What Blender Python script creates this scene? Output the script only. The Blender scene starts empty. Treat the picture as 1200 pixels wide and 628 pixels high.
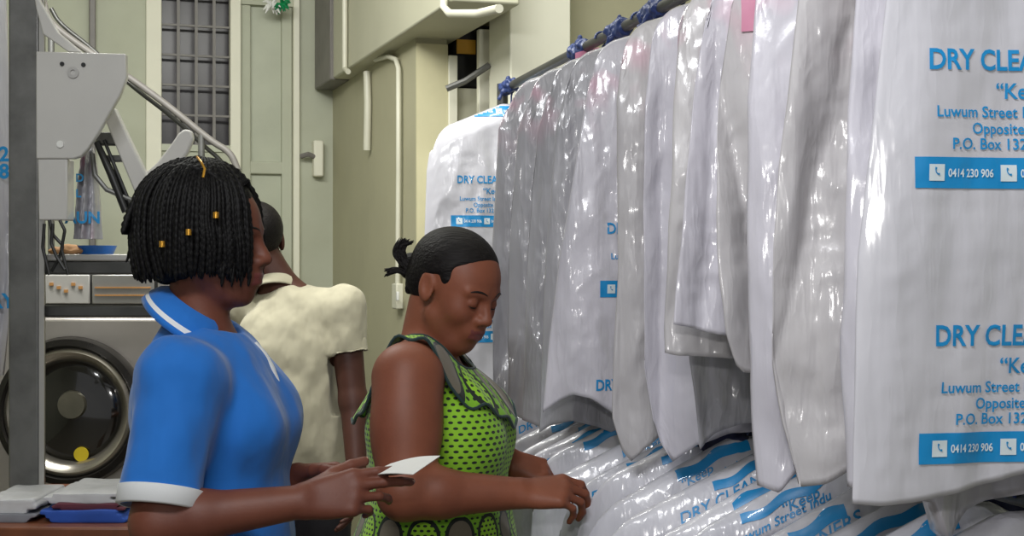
import bpy, math, random
import numpy as np
from mathutils import Vector, Matrix, noise as mnoise

# ------------------------------------------------------------------ camera, light, exposure
F, HZ, CH = 1650.0, 314.0, 1.5
SC = bpy.context.scene
COL = SC.collection
cam = bpy.data.cameras.new('camera'); camo = bpy.data.objects.new('camera', cam); COL.objects.link(camo)
camo.location = (0, 0, CH); camo.rotation_euler = (math.pi/2, 0, 0)
cam.sensor_width = 36; cam.lens = F/1200*36; cam.clip_start = .05
SC.camera = camo
SC.view_settings.view_transform = 'Standard'; SC.view_settings.look = 'None'
SC.view_settings.gamma = 1; SC.view_settings.use_curve_mapping = False
SC.view_settings.exposure = 0.0
w = bpy.data.worlds.new('world'); SC.world = w; w.use_nodes = True
w.node_tree.nodes['Background'].inputs[0].default_value = (.95, .97, 1, 1)
w.node_tree.nodes['Background'].inputs[1].default_value = .34      # ambient fill, added through the open side for soft frontal light
def lamp(name, loc, size, energy, target, color=(.97, .98, 1)):
    l = bpy.data.lights.new(name, 'AREA'); l.shape = 'RECTANGLE'; l.size, l.size_y = size
    l.energy = energy; l.color = color
    o = bpy.data.objects.new(name, l); COL.objects.link(o); o.location = loc
    o.rotation_euler = (Vector(target)-Vector(loc)).to_track_quat('-Z', 'Y').to_euler()
    return o
lamp('ceiling_tube_front', (-.5, .5, 2.95), (1.2, .12), 36, (0.2, 2.6, 1.2))
lamp('ceiling_tube_rear', (-1.3, 3.9, 3.05), (1.2, .12), 42, (-1.0, 4.9, 0.9), (1, 1, .95))
lamp('pillar_fill_lamp', (-.1, 3.4, 3.1), (1.2, .12), 24, (.2, 5.2, 1.9), (1, 1, .95))  # fill lamp added over the rack to brighten the pillar
lamp('camera_flash', (-.05, -.12, 1.82), (.10, .07), 7.5, (0.15, 2.6, 1.5), (1, .98, .95))

# ------------------------------------------------------------------ helpers
def P(px, py, Y): return np.array([(px-600)/F*Y, Y, CH-(py-HZ)/F*Y])
def nrm(v): v = np.asarray(v, float); return v/np.linalg.norm(v)

class MB:
    def __init__(s): s.v = []; s.f = []; s.m = []; s.n = 0; s.uv = None
    def add(s, v, f, mat=0):
        v = np.asarray(v, float).reshape(-1, 3); s.v.append(v)
        for q in f: s.f.append(tuple(int(i)+s.n for i in q)); s.m.append(mat)
        s.n += len(v); return s
    def box(s, c, d, mat=0, R=None):
        c = np.array(c, float); d = np.array(d, float)/2
        q = np.array([[x, y, z] for x in (-1, 1) for y in (-1, 1) for z in (-1, 1)])*d
        if R is not None: q = q@np.array(R).T
        return s.add(q+c, [(0, 1, 3, 2), (4, 6, 7, 5), (0, 4, 5, 1), (2, 3, 7, 6), (0, 2, 6, 4), (1, 5, 7, 3)], mat)
    def tube(s, pts, r, sides=10, mat=0):
        pts = np.array(pts, float); n = len(pts)
        r = np.full(n, r) if np.isscalar(r) else np.interp(np.linspace(0, 1, n), np.linspace(0, 1, len(r)), r)
        t = np.gradient(pts, axis=0); t /= np.linalg.norm(t, axis=1)[:, None]+1e-12
        u = np.cross(t[0], [0, 0, 1]);
        if np.linalg.norm(u) < .1: u = np.cross(t[0], [0, 1, 0])
        u = nrm(u); vs = []; a = np.arange(sides)*2*math.pi/sides
        for i in range(n):
            u = nrm(u-t[i]*np.dot(u, t[i])); b = np.cross(t[i], u)
            vs.append(pts[i]+r[i]*(np.cos(a)[:, None]*u+np.sin(a)[:, None]*b))
        fs = [(i*sides+j, i*sides+(j+1) % sides, (i+1)*sides+(j+1) % sides, (i+1)*sides+j) for i in range(n-1) for j in range(sides)]
        fs += [tuple(range(sides))[::-1], tuple((n-1)*sides+j for j in range(sides))]
        return s.add(np.concatenate(vs), fs, mat)
    def prism(s, poly, d, mat=0):
        """poly: 3-D points of a flat outline; d: extrusion vector"""
        p = np.array(poly, float); n = len(p); d = np.array(d, float)
        fs = [tuple(range(n)), tuple(range(2*n-1, n-1, -1))]+[(i, i+n, (i+1) % n+n, (i+1) % n) for i in range(n)]
        return s.add(np.concatenate([p, p+d]), fs, mat)
    def disc(s, c, axis, r, h, sides=40, mat=0, r2=None):
        axis = nrm(axis); c = np.array(c, float)
        u = np.cross(axis, [0, 0, 1]); u = nrm(u) if np.linalg.norm(u) > .1 else np.array([1., 0, 0]); b = np.cross(axis, u)
        a = np.arange(sides)*2*math.pi/sides; ring = np.cos(a)[:, None]*u+np.sin(a)[:, None]*b
        r2 = r if r2 is None else r2
        fs = [tuple(range(sides)), tuple(range(2*sides-1, sides-1, -1))]+[(i, i+sides, (i+1) % sides+sides, (i+1) % sides) for i in range(sides)]
        return s.add(np.concatenate([c+ring*r, c+ring*r2+axis*h]), fs, mat)
    def lathe(s, c, axis, prof, sides=64, mat=0):
        """closed ring profile [(r, h)...] turned about axis"""
        axis = nrm(axis); c = np.array(c, float)
        u = np.cross(axis, [0, 0, 1]); u = nrm(u) if np.linalg.norm(u) > .1 else np.array([1., 0, 0]); b = np.cross(axis, u)
        a = np.arange(sides)*2*math.pi/sides; ring = np.cos(a)[:, None]*u+np.sin(a)[:, None]*b
        n = len(prof); v = np.concatenate([c+ring*r+axis*h for r, h in prof])
        fs = [(i*sides+j, i*sides+(j+1) % sides, ((i+1) % n)*sides+(j+1) % sides, ((i+1) % n)*sides+j) for i in range(n) for j in range(sides)]
        return s.add(v, fs, mat)
    def build(s, name, mats, parent=None, bevel=0, sharp=40, origin=None, fixn=True):
        v = np.concatenate(s.v)
        org = np.zeros(3)
        if parent is not None: org = np.array(parent['_o'])
        elif origin is not None: org = np.array(origin, float)
        me = bpy.data.meshes.new(name); me.from_pydata((v-org).tolist(), [], s.f)
        if not isinstance(mats, (list, tuple)): mats = [mats]
        for m in mats: me.materials.append(m)
        me.polygons.foreach_set('material_index', s.m)
        me.polygons.foreach_set('use_smooth', [True]*len(s.f))
        if s.uv is not None:
            lay = me.uv_layers.new(name='UVMap'); li = np.empty(len(me.loops), int); me.loops.foreach_get('vertex_index', li)
            lay.data.foreach_set('uv', s.uv[li].astype(np.float32).ravel())
        if fixn:
            import bmesh
            bm = bmesh.new(); bm.from_mesh(me); bmesh.ops.recalc_face_normals(bm, faces=bm.faces); bm.to_mesh(me); bm.free()
        if sharp: me.set_sharp_from_angle(angle=math.radians(sharp))
        o = bpy.data.objects.new(name, me); COL.objects.link(o)
        if parent is not None: o.parent = parent
        else: o.location = org
        o['_o'] = [float(x) for x in org]
        if bevel:
            b = o.modifiers.new('bevel', 'BEVEL'); b.width = bevel; b.segments = 2; b.limit_method = 'ANGLE'
        return o

def tag(o, label=None, cat=None, group=None, kind=None):
    if label: o['label'] = label
    if cat: o['category'] = cat
    if group: o['group'] = group
    if kind: o['kind'] = kind
    return o
def thing(name, loc, label, cat, group=None):
    o = bpy.data.objects.new(name, None); COL.objects.link(o); o.location = loc; o.empty_display_size = .05
    o['_o'] = [float(x) for x in loc]
    return tag(o, label, cat, group)
def struct(name, mb, m, **k): return tag(mb.build(name, m, **k), kind='structure')

# ------------------------------------------------------------------ materials
def lin(c): return tuple(((x/255)/12.92 if x/255 <= .04045 else ((x/255+.055)/1.055)**2.4) for x in c)+(1,)
class NT:
    def __init__(s, name):
        s.mat = bpy.data.materials.new(name); s.mat.use_nodes = True; s.t = s.mat.node_tree
        s.b = s.t.nodes['Principled BSDF']
    def new(s, typ, **k):
        n = s.t.nodes.new(typ)
        for a, v in k.items(): setattr(n, a, v)
        return n
    def link(s, a, b): s.t.links.new(a, b)
    def put(s, inp, v):
        if hasattr(v, 'is_linked') or hasattr(v, 'links'): s.link(v, inp)
        else: inp.default_value = v
    def math(s, op, a, b=0.0, c=0.0):
        n = s.new('ShaderNodeMath', operation=op)
        for i, v in enumerate((a, b, c)): s.put(n.inputs[i], v)
        return n.outputs[0]
    def mix(s, f, a, b):
        n = s.new('ShaderNodeMix', data_type='RGBA'); s.put(n.inputs[0], f); s.put(n.inputs[6], a); s.put(n.inputs[7], b)
        return n.outputs[2]
    def coords(s, kind='Object', scale=(1, 1, 1), rnd=False):
        tc = s.new('ShaderNodeTexCoord'); mp = s.new('ShaderNodeMapping'); s.link(tc.outputs[kind], mp.inputs[0]); mp.inputs['Scale'].default_value = scale
        if rnd:
            oi = s.new('ShaderNodeObjectInfo'); m = s.math('MULTIPLY', oi.outputs['Random'], 37.0)
            cb = s.new('ShaderNodeCombineXYZ'); s.link(m, cb.inputs[0]); s.link(m, cb.inputs[2]); s.link(cb.outputs[0], mp.inputs['Location'])
        return mp.outputs[0]
    def noise(s, vec, scale, detail=3, rough=.55):
        n = s.new('ShaderNodeTexNoise'); s.link(vec, n.inputs['Vector']); n.inputs['Scale'].default_value = scale
        n.inputs['Detail'].default_value = detail; n.inputs['Roughness'].default_value = rough
        return n.outputs['Fac']
    def ramp(s, f, lo, hi):
        n = s.new('ShaderNodeMapRange'); s.put(n.inputs[0], f); n.inputs[1].default_value = lo; n.inputs[2].default_value = hi
        return n.outputs[0]
    def bump(s, h, strength=.3, dist=.01, prev=None):
        n = s.new('ShaderNodeBump'); s.link(h, n.inputs['Height']); n.inputs['Strength'].default_value = strength; n.inputs['Distance'].default_value = dist
        if prev is not None: s.link(prev, n.inputs['Normal'])
        return n.outputs[0]
    def set(s, **k):
        names = dict(color='Base Color', rough='Roughness', metal='Metallic', coat='Coat Weight', coatr='Coat Roughness', sss='Subsurface Weight', normal='Normal', alpha='Alpha', spec='Specular IOR Level', trans='Transmission Weight', sheen='Sheen Weight', emit='Emission Color', emits='Emission Strength')
        for a, v in k.items(): s.put(s.b.inputs[names[a]], v)
        return s.mat
def simple(name, rgb, rough=.5, metal=0, var=.12, nscale=8, bump=.0, bscale=120, coat=0, rgb2=None):
    n = NT(name); co = n.coords()
    c1 = lin(rgb); c2 = lin(rgb2) if rgb2 else tuple(x*(1-var*2) for x in c1[:3])+(1,)
    f = n.ramp(n.noise(co, nscale, 4), .4, .75)
    n.set(color=n.mix(f, c1, c2), rough=rough, metal=metal, coat=coat)
    if bump: n.set(normal=n.bump(n.noise(co, bscale, 3), bump, .003))
    return n.mat
M = {}
M['wall'] = simple('painted_wall', (186, 189, 170), .75, var=.05, nscale=2.5, bump=.12, bscale=40, rgb2=(174, 176, 156))
M['wall_side'] = simple('side_wall_paint', (176, 172, 144), .5, var=.05, nscale=3, bump=.08, bscale=30)
M['pillar'] = simple('pillar_paint', (232, 230, 212), .6, var=.03, nscale=4)
M['cream'] = simple('cream_corner_paint', (206, 200, 164), .6, var=.04)
M['beam'] = simple('duct_paint', (192, 190, 168), .5, var=.04, nscale=3)
M['floor'] = simple('tile_floor', (120, 112, 100), .4, var=.1)
M['ceil'] = simple('ceiling_paint', (220, 220, 208), .8, var=.03)
M['door'] = simple('door_paint', (184, 188, 168), .5, var=.06, nscale=5)
M['grille'] = simple('grille_paint', (120, 116, 112), .5)
M['dark'] = simple('window_dark', (44, 38, 44), .3, var=.3)
M['conduit'] = simple('conduit_plastic', (206, 204, 186), .4, var=.03)
M['post'] = simple('brushed_grey_steel', (122, 122, 120), .38, .55, var=.2, nscale=12, bump=.1, bscale=60)
M['rail'] = simple('galvanised_rail', (88, 88, 86), .4, .5, var=.2)
M['bright'] = simple('stainless_bright', (196, 194, 190), .32, .75, var=.08, nscale=6)
M['washer'] = simple('washer_stainless', (190, 184, 178), .36, .6, var=.10, nscale=4, bump=.05, bscale=90)
M['ring'] = simple('door_ring_dark', (52, 50, 48), .22, .6, var=.2)
M['ringl'] = simple('door_ring_steel', (176, 170, 160), .24, .85, var=.1)
M['glass'] = simple('door_glass_dark', (48, 46, 42), .12, .0, var=.3, nscale=3, coat=1)
M['drum'] = simple('washer_drum', (150, 146, 130), .3, .8, var=.2)
M['white_enamel'] = simple('white_enamel', (196, 194, 190), .3, .0, var=.04, nscale=5, coat=.3)
M['black'] = simple('black_rubber', (24, 24, 25), .45, var=.2)
M['grey_plastic'] = simple('grey_plastic', (150, 150, 145), .45)
M['yellow'] = simple('yellow_sticker', (222, 196, 40), .5)
M['amber'] = simple('amber_label', (214, 158, 38), .5)
M['orange'] = simple('orange_line', (206, 150, 90), .5)
M['white'] = simple('white_paper', (226, 226, 222), .6, var=.03)
M['wood'] = simple('table_wood', (126, 72, 44), .45, var=.25, nscale=9)
M['blue_tray'] = simple('blue_tray_plastic', (24, 104, 190), .35)
M['bluecloth'] = simple('blue_folded_cloth', (42, 84, 176), .8, var=.15)
M['maroon'] = simple('maroon_folded_cloth', (96, 44, 58), .85)
M['whitecloth'] = simple('white_folded_cloth', (204, 204, 206), .8, var=.08, nscale=20)
M['greyc'] = simple('grey_folded_cloth', (136, 138, 146), .8, var=.1)
M['print'] = simple('blue_print_ink', (22, 140, 204), .35, var=.05, coat=.4)
M['inkwhite'] = simple('white_print_ink', (214, 226, 232), .4, var=.03)
M['navy'] = simple('navy_cloth', (34, 38, 74), .8, var=.3, nscale=30)
M['hook'] = simple('blue_hanger_plastic', (44, 62, 116), .4)
M['pink'] = simple('pink_tag_paper', (216, 140, 170), .5, var=.1)
M['green_leaf'] = simple('green_foil', (30, 150, 92), .35, var=.3, nscale=40)
M['gold'] = simple('gold_bead', (216, 160, 60), .25, .7)
M['nail'] = simple('fingernail', (196, 150, 130), .25, coat=.6)
M['trouser'] = simple('dark_trouser_cloth', (34, 32, 38), .85)
M['shoe'] = simple('black_shoe', (20, 20, 20), .4)

def skin(name, rgb, lo):
    n = NT(name); co = n.coords()
    f = n.ramp(n.noise(co, 9, 4), .35, .7)
    n.set(color=n.mix(f, lin(rgb), lin(lo)), rough=.52, sss=.05, spec=.38, normal=n.bump(n.noise(co, 260, 3), .12, .002))
    n.b.inputs['Subsurface Radius'].default_value = (.01, .004, .002)
    return n.mat
M['skin1'] = skin('skin_deep_brown', (114, 66, 50), (98, 54, 42))
M['skin2'] = skin('skin_warm_brown', (136, 80, 58), (116, 66, 48))
M['skin3'] = skin('skin_dark_brown', (82, 48, 38), (70, 40, 32))
M['lip1'] = simple('lips_brown', (122, 62, 58), .35); M['lip2'] = simple('lips_plum', (112, 58, 54), .35)
M['lash'] = simple('lash_black', (14, 10, 9), .5)
M['eyew'] = simple('eye_white', (190, 176, 166), .2)

def hairm(name, rgb, sc):
    n = NT(name); co = n.coords(scale=sc)
    h = n.noise(co, 60, 3); f = n.ramp(h, .45, .75)
    n.set(color=n.mix(f, lin(rgb), lin(tuple(min(255, c+10) for c in rgb))), rough=.62, spec=.22, normal=n.bump(h, .5, .006)); return n.mat
M['hair'] = hairm('black_braid_hair', (9, 8, 9), (1, 1, .6)); M['hair2'] = hairm('black_smooth_hair', (17, 13, 13), (.5, 3, 3))

def cloth(name, rgb, var=.12, weave=700, fold=.35, rough=.85):
    n = NT(name); co = n.coords()
    f = n.ramp(n.noise(co, 7, 3), .4, .75); c1 = lin(rgb)
    b = n.bump(n.noise(n.coords(scale=(1, 1, .5)), 9, 3), fold, .03)
    b = n.bump(n.noise(co, weave, 2), .15, .001, b)
    n.set(color=n.mix(f, c1, tuple(x*(1-var) for x in c1[:3])+(1,)), rough=rough, sheen=.2, normal=b); return n.mat
M['polo'] = cloth('royal_blue_pique', (18, 106, 192)); M['polow'] = cloth('white_knit_trim', (222, 224, 226), .04, fold=.05)
M['shirt'] = cloth('cream_shirt_cotton', (186, 180, 156), .08, fold=.8)

def print_dress():
    """lime cotton with rows of dark specks; bands of big outlined ovals at neckline and hip (UV v<0 band)."""
    n = NT('lime_print_cotton'); uv = n.new('ShaderNodeUVMap'); sp = n.new('ShaderNodeSeparateXYZ'); n.link(uv.outputs[0], sp.inputs[0])
    u, v = sp.outputs[0], sp.outputs[1]
    lime, lime2, dark, taupe = lin((150, 204, 42)), lin((122, 180, 34)), lin((22, 30, 24)), lin((112, 104, 88))
    def dots(cu, cv, size):
        r = n.math('DIVIDE', v, cv); row = n.math('FLOOR', r); odd = n.math('MODULO', n.math('ABSOLUTE', row), 2)
        uu = n.math('ADD', n.math('DIVIDE', u, cu), n.math('MULTIPLY', odd, .5))
        fu = n.math('SUBTRACT', n.math('FRACT', uu), .5); fv = n.math('SUBTRACT', n.math('FRACT', r), .5)
        d = n.math('ADD', n.math('MULTIPLY', n.math('MULTIPLY', fu, fu), 1.0), n.math('MULTIPLY', n.math('MULTIPLY', fv, fv), 1.3))
        return n.math('LESS_THAN', n.math('SQRT', d), size)
    wob = n.noise(n.coords('Object'), 5, 2)
    size = n.math('ADD', .16, n.math('MULTIPLY', wob, .24))
    base = n.mix(n.noise(n.coords('Object'), 14, 2), lime, lime2)
    body = n.mix(dots(.0150, .0108, size), base, dark)
    # oval band
    cw = .062; fu = n.math('SUBTRACT', n.math('FRACT', n.math('DIVIDE', u, cw)), .5)
    cell = n.math('MODULO', n.math('ABSOLUTE', n.math('FLOOR', n.math('DIVIDE', u, cw))), 2)
    bv = n.math('DIVIDE', n.math('ADD', v, .036), .036)
    dd = n.math('SQRT', n.math('ADD', n.math('POWER', n.math('MULTIPLY', n.math('ABSOLUTE', fu), 2.35), 2), n.math('POWER', n.math('ABSOLUTE', bv), 2)))
    inner = n.math('LESS_THAN', dd, .82); ring = n.math('LESS_THAN', dd, 1.05)
    fill = n.mix(cell, taupe, n.mix(dots(.011, .009, .30), lime, dark))
    band = n.mix(ring, n.mix(dots(.012, .010, .26), lime2, dark), dark); band = n.mix(inner, band, fill)
    isb = n.math('LESS_THAN', v, 0.0)
    col = n.mix(isb, body, band)
    b = n.bump(n.noise(n.coords('Object'), 9, 3), .3, .02)
    n.set(color=col, rough=.8, normal=b, sheen=.2); return n.mat
M['dress'] = print_dress(); M['teal'] = cloth('dark_teal_trim', (26, 52, 52))

def plastic(name, rgb, rgb2, pink=0.0, rough=.42, coat=.9, bs=1.0):
    n = NT(name); co = n.coords(scale=(1, 1, .16), rnd=True); co2 = n.coords(scale=(1, 1, .7), rnd=True)
    big = n.noise(co, 13, 2, .5)
    ridge = n.math('POWER', n.math('SUBTRACT', 1.0, n.math('MULTIPLY', n.math('ABSOLUTE', n.math('SUBTRACT', n.noise(co, 24, 3, .55), .5)), 5.0)), 2.0)
    co3 = n.coords(scale=(1, 1, .30), rnd=True)
    rid2 = n.math('SUBTRACT', 1.0, n.math('MULTIPLY', n.math('ABSOLUTE', n.math('SUBTRACT', n.noise(co3, 19, 2, .5), .5)), 5.0))
    fine = n.noise(co2, 70, 3, .6)
    b = n.bump(big, .30*bs, .02); b = n.bump(ridge, .16*bs, .006, b)
    cb = n.bump(rid2, .34*bs, .009, b); cb = n.bump(fine, .10*bs, .003, cb)
    n.link(cb, n.b.inputs['Coat Normal'])
    c = n.mix(n.ramp(big, .35, .7), lin(rgb), lin(rgb2))
    if pink:
        tc = n.new('ShaderNodeTexCoord'); sp = n.new('ShaderNodeSeparateXYZ'); n.link(tc.outputs['Object'], sp.inputs[0])
        top = n.ramp(sp.outputs[2], -.30, -.04); spot = n.ramp(n.noise(co2, 11, 2), .52, .66)
        c = n.mix(n.math('MULTIPLY', n.math('MULTIPLY', top, spot), pink), c, lin((224, 150, 178)))
    n.set(color=c, rough=rough, coat=coat, coatr=.16, spec=.4, normal=b, sss=0.0); return n.mat
M['bagw'] = plastic('white_garment_bag_plastic', (206, 203, 213), (188, 186, 195), .9)
M['bagn'] = plastic('white_opaque_bag_plastic', (203, 202, 210), (193, 192, 199), 0, bs=.4)
M['bagg'] = plastic('clear_bag_over_grey', (172, 171, 177), (150, 149, 155), .9, bs=1.2)
M['bagi'] = plastic('ivory_garment_in_clear_bag', (198, 195, 197), (176, 173, 176), .8)
M['bagl'] = plastic('lower_bag_plastic', (214, 213, 221), (188, 188, 198), 0, bs=.85)

# ------------------------------------------------------------------ implicit surfaces -> one continuous mesh
def smin(a, b, k):
    h = np.maximum(k-np.abs(a-b), 0)/k; return np.minimum(a, b)-h*h*k*.25
def cap(a, b, ra, rb=None):
    a = np.array(a, float); b = np.array(b, float); rb = ra if rb is None else rb; ba = b-a; L = ba@ba+1e-12
    def f(p):
        pa = p-a; h = np.clip(pa@ba/L, 0, 1); return np.linalg.norm(pa-h[..., None]*ba, axis=-1)-(ra+(rb-ra)*h)
    return f
def ell(c, r, R=None):
    c = np.array(c, float); r = np.array(r, float); R = np.eye(3) if R is None else np.array(R)
    def f(p):
        q = (p-c)@R; k0 = np.linalg.norm(q/r, axis=-1); k1 = np.linalg.norm(q/(r*r), axis=-1)+1e-9
        return k0*(k0-1)/k1
    return f
def plane(c, n):
    c = np.array(c, float); n = nrm(n); return lambda p: (p-c)@n
def infl(f, d): return lambda p: f(p)-d
class SDF:
    def __init__(s): s.ops = []
    def u(s, f, k=.01): s.ops.append(('u', f, k)); return s
    def cut(s, f, k=.006): s.ops.append(('s', f, k)); return s
    def clip(s, f, k=.004): s.ops.append(('i', f, k)); return s
    def copy(s, d=0.0, k=None):
        o = SDF(); o.ops = [(a, infl(f, d) if a == 'u' else f, kk if k is None else k) for a, f, kk in s.ops]; return o
    def ev(s, p):
        d = np.full(p.shape[:-1], 9.0)
        for kind, f, k in s.ops:
            g = f(p); d = smin(d, g, k) if kind == 'u' else -smin(-d, g if kind == 's' else -g, k)
        return d
    def mesh(s, lo, hi, h=.003, n=12):
        lo = np.array(lo, float); hi = np.array(hi, float); B = n*h
        g = np.ceil((hi-lo)/B).astype(int); ii = np.stack(np.meshgrid(*[np.arange(x) for x in g], indexing='ij'), -1).reshape(-1, 3)
        cen = lo+(ii+.5)*B; act = np.abs(s.ev(cen)) < B*1.25; ii = ii[act]; cen = cen[act]
        loc = np.stack(np.meshgrid(*[np.arange(n+1)]*3, indexing='ij'), -1)
        S = np.full((len(ii), n+1, n+1, n+1), 9.0)
        base = lo+ii*B
        for kind, f, k in s.ops:
            m = np.ones(len(ii), bool) if kind == 'i' else f(cen) < B*.9*1.6+k
            if not m.any(): continue
            G = f(base[m][:, None, None, None, :]+loc*h)
            S[m] = smin(S[m], G, k) if kind == 'u' else -smin(-S[m], G if kind == 's' else -G, k)
        ins = S < 0
        c = [ins[:, a:a+n, b:b+n, d:d+n] for a in (0, 1) for b in (0, 1) for d in (0, 1)]
        cnt = sum(x.astype(np.int8) for x in c); bi, x, y, z = np.nonzero((cnt > 0) & (cnt < 8))
        gid = ii[bi]*n+np.stack([x, y, z], -1)
        pos = np.zeros((len(bi), 3)); w = np.zeros(len(bi))
        corners = [(a, b, d) for a in (0, 1) for b in (0, 1) for d in (0, 1)]
        for i, A in enumerate(corners):
            for j, Bc in enumerate(corners):
                if j > i and sum(abs(A[q]-Bc[q]) for q in range(3)) == 1:
                    va = S[bi, x+A[0], y+A[1], z+A[2]]; vb = S[bi, x+Bc[0], y+Bc[1], z+Bc[2]]; m = (va < 0) != (vb < 0)
                    t = np.where(m, va/(va-vb+1e-15), 0)[:, None]
                    pos += np.where(m[:, None], np.array(A)+t*(np.array(Bc)-np.array(A)), 0); w += m
        V = lo+(gid+pos/w[:, None])*h
        big = np.int64(100000); key = lambda q: (q[:, 0].astype(np.int64)*big+q[:, 1])*big+q[:, 2]
        ks = key(gid+1); order = np.argsort(ks); sk = ks[order]
        faces = []
        for ax in range(3):
            o1, o2 = (ax+1) % 3, (ax+2) % 3
            sl0 = [slice(None)]+[slice(0, n)]*3; sl1 = list(sl0); sl1[1+ax] = slice(1, n+1)
            A = ins[tuple(sl0)]; Bb = ins[tuple(sl1)]; b2, x2, y2, z2 = np.nonzero(A != Bb); sgn = A[b2, x2, y2, z2]
            e = ii[b2]*n+np.stack([x2, y2, z2], -1); q = []
            ok = np.ones(len(e), bool)
            for d1, d2 in ((0, 0), (-1, 0), (-1, -1), (0, -1)):
                t = e.copy(); t[:, o1] += d1; t[:, o2] += d2; kk = key(t+1); p = np.searchsorted(sk, kk); p = np.minimum(p, len(sk)-1)
                ok &= sk[p] == kk; q.append(order[p])
            q = np.stack(q, -1); q[~sgn] = q[~sgn][:, ::-1]; faces.append(q[ok])
        return V, np.concatenate(faces)
def wobble(V, F_, amp, scale, seed=0, aniso=(1, 1, 1)):
    """push vertices along their normals by smooth noise (cloth folds)"""
    n = vnormals(V, F_); a = np.array(aniso)
    d = np.array([mnoise.noise(Vector(p*scale*a+seed)) for p in V]); return V+n*(d*amp)[:, None]
def vnormals(V, F_):
    a, b, c, d = (V[F_[:, i]] for i in range(4)); fn = np.cross(c-a, d-b); n = np.zeros_like(V)
    for i in range(4): np.add.at(n, F_[:, i], fn)
    return n/(np.linalg.norm(n, axis=1)[:, None]+1e-12)
def relax(V, F_, it=2):
    for _ in range(it):
        s = np.zeros_like(V); c = np.zeros(len(V))
        for i in range(4):
            a, b = F_[:, i], F_[:, (i+1) % 4]; np.add.at(s, a, V[b]); np.add.at(s, b, V[a]); np.add.at(c, a, 1); np.add.at(c, b, 1)
        V = V*.5+.5*s/c[:, None]
    return V

# ------------------------------------------------------------------ anatomy
def frame(fwd, up):
    f = nrm(fwd); l = nrm(np.cross(up, f)); u = np.cross(f, l); return np.stack([f, l, u], 1)   # columns fwd, left, up
def head(S, c, R, sc=1.0):
    T = lambda x, y, z: np.array(c)+R@(np.array([x, y, z])*sc)
    E = lambda x, y, z, rx, ry, rz, RR=None: ell(T(x, y, z), np.array([rx, ry, rz])*sc, R if RR is None else R@RR)
    S.u(E(-.014, 0, .035, .094, .075, .080), .02); S.u(E(.034, 0, .005, .054, .060, .078), .03)
    S.u(E(.026, 0, -.055, .056, .051, .050), .03); S.u(E(.066, 0, -.094, .017, .021, .017), .03)
    for s in (-1, 1):
        S.u(E(.052, s*.040, -.026, .024, .018, .020), .03)
        S.u(cap(T(.010, s*.056, -.055), T(.050, s*.026, -.088), .010*sc, .012*sc), .03)
        S.cut(E(.094, s*.031, .000, .016, .017, .012), .016)
        S.u(E(.0735, s*.031, -.001, .0135, .0145, .0125), .003)
        S.u(cap(T(.082, s*.012, .021), T(.070, s*.046, .020), .0085*sc, .006*sc), .012)
    S.u(cap(T(.084, 0, .008), T(.103, 0, -.028), .0075*sc, .0115*sc), .012)
    for s in (-1, 1):
        S.u(E(.093, s*.0125, -.033, .012, .0085, .0085), .008); S.cut(E(.099, s*.0075, -.041, .005, .0038, .004), .003)
    S.u(E(.078, 0, -.060, .017, .028, .018), .02)
    S.u(E(.0875, 0, -.0575, .0115, .023, .0062), .005); S.u(E(.0865, 0, -.0695, .0115, .020, .0072), .005)
    S.cut(cap(T(.101, -.022, -.0635), T(.101, .022, -.0635), .0016*sc), .004)
    for s in (-1, 1):
        a = math.radians(14); RR = np.array([[math.cos(a), 0, -math.sin(a)], [0, 1, 0], [math.sin(a), 0, math.cos(a)]])
        S.u(E(-.012, s*.075, -.004, .019, .0085, .031, RR), .007); S.cut(E(-.006, s*.083, .000, .011, .006, .018, RR), .006)
    return T
FL = dict(i=(.041, .026, .020), m=(.045, .029, .021), r=(.041, .027, .020), p=(.032, .020, .018))
def hand(S, W, f, n, curls, right=True, sc=.95, thumb=(.75, .75, -.2), tcurl=.25, spread=.05, nails=None):
    f = nrm(f); n = nrm(np.array(n)-f*np.dot(n, f)); s = np.cross(n, f)*(1 if right else -1); W = np.array(W)
    offs = dict(i=(.088, .0285), m=(.092, .0095), r=(.087, -.0095), p=(.079, -.027)); rad = dict(i=.0086, m=.0089, r=.0083, p=.0074)
    for k, (a, b) in offs.items():
        K = W+(f*a+s*b)*sc
        S.u(cap(W+(f*.010+s*b*.5)*sc, K-n*.003, .0155*sc, .0120*sc), .012)
        d = nrm(f+s*spread*b/.027); p = K.copy(); ang = 0; r = rad[k]*sc
        for q, L in enumerate(FL[k]):
            ang += math.radians(curls[k][q]); dd = d*math.cos(ang)-n*math.sin(ang); e = p+dd*L*sc
            S.u(cap(p, e, r, r*.93), .0035 if q else .006); p = e; r *= .93
        if nails is not None: nails.append((p+(n*math.cos(ang)+d*math.sin(ang))*r*.72, dd, n*math.cos(ang)+d*math.sin(ang), r*.72))
    S.u(ell(W+(f*.045-n*.006)*sc, np.array([.042, .032, .015])*sc, np.stack([f, s, n], 1)), .012)
    b = W+(f*.022+s*.020-n*.008)*sc; d = nrm(f*thumb[0]+s*thumb[1]+n*thumb[2])
    p = b; r = .0145*sc
    for q, L in enumerate((.044, .032, .024)):
        e = p+d*L*sc; S.u(cap(p, e, r, r*.82), .008 if q == 0 else .004); p = e; r *= .84; d = nrm(d+f*tcurl-n*tcurl*.3)
    if nails is not None: nails.append((p+nrm(s*.6+n)*r*.7, d, nrm(s*.6+n), r*.8))
def nailmesh(mb, nails, mat):
    for p, d, n, r in nails:
        s = np.cross(n, d); R = np.stack([d, s, n], 1); a = np.arange(10)*math.pi/5
        v = [p+R@np.array([math.cos(t)*r*1.1-.001, math.sin(t)*r*.85, .0008-.0016*abs(math.sin(t))]) for t in a]+[p+R@np.array([-.001, 0, .0022])]
        mb.add(v, [(i, (i+1) % 10, 10) for i in range(10)], mat)
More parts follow.
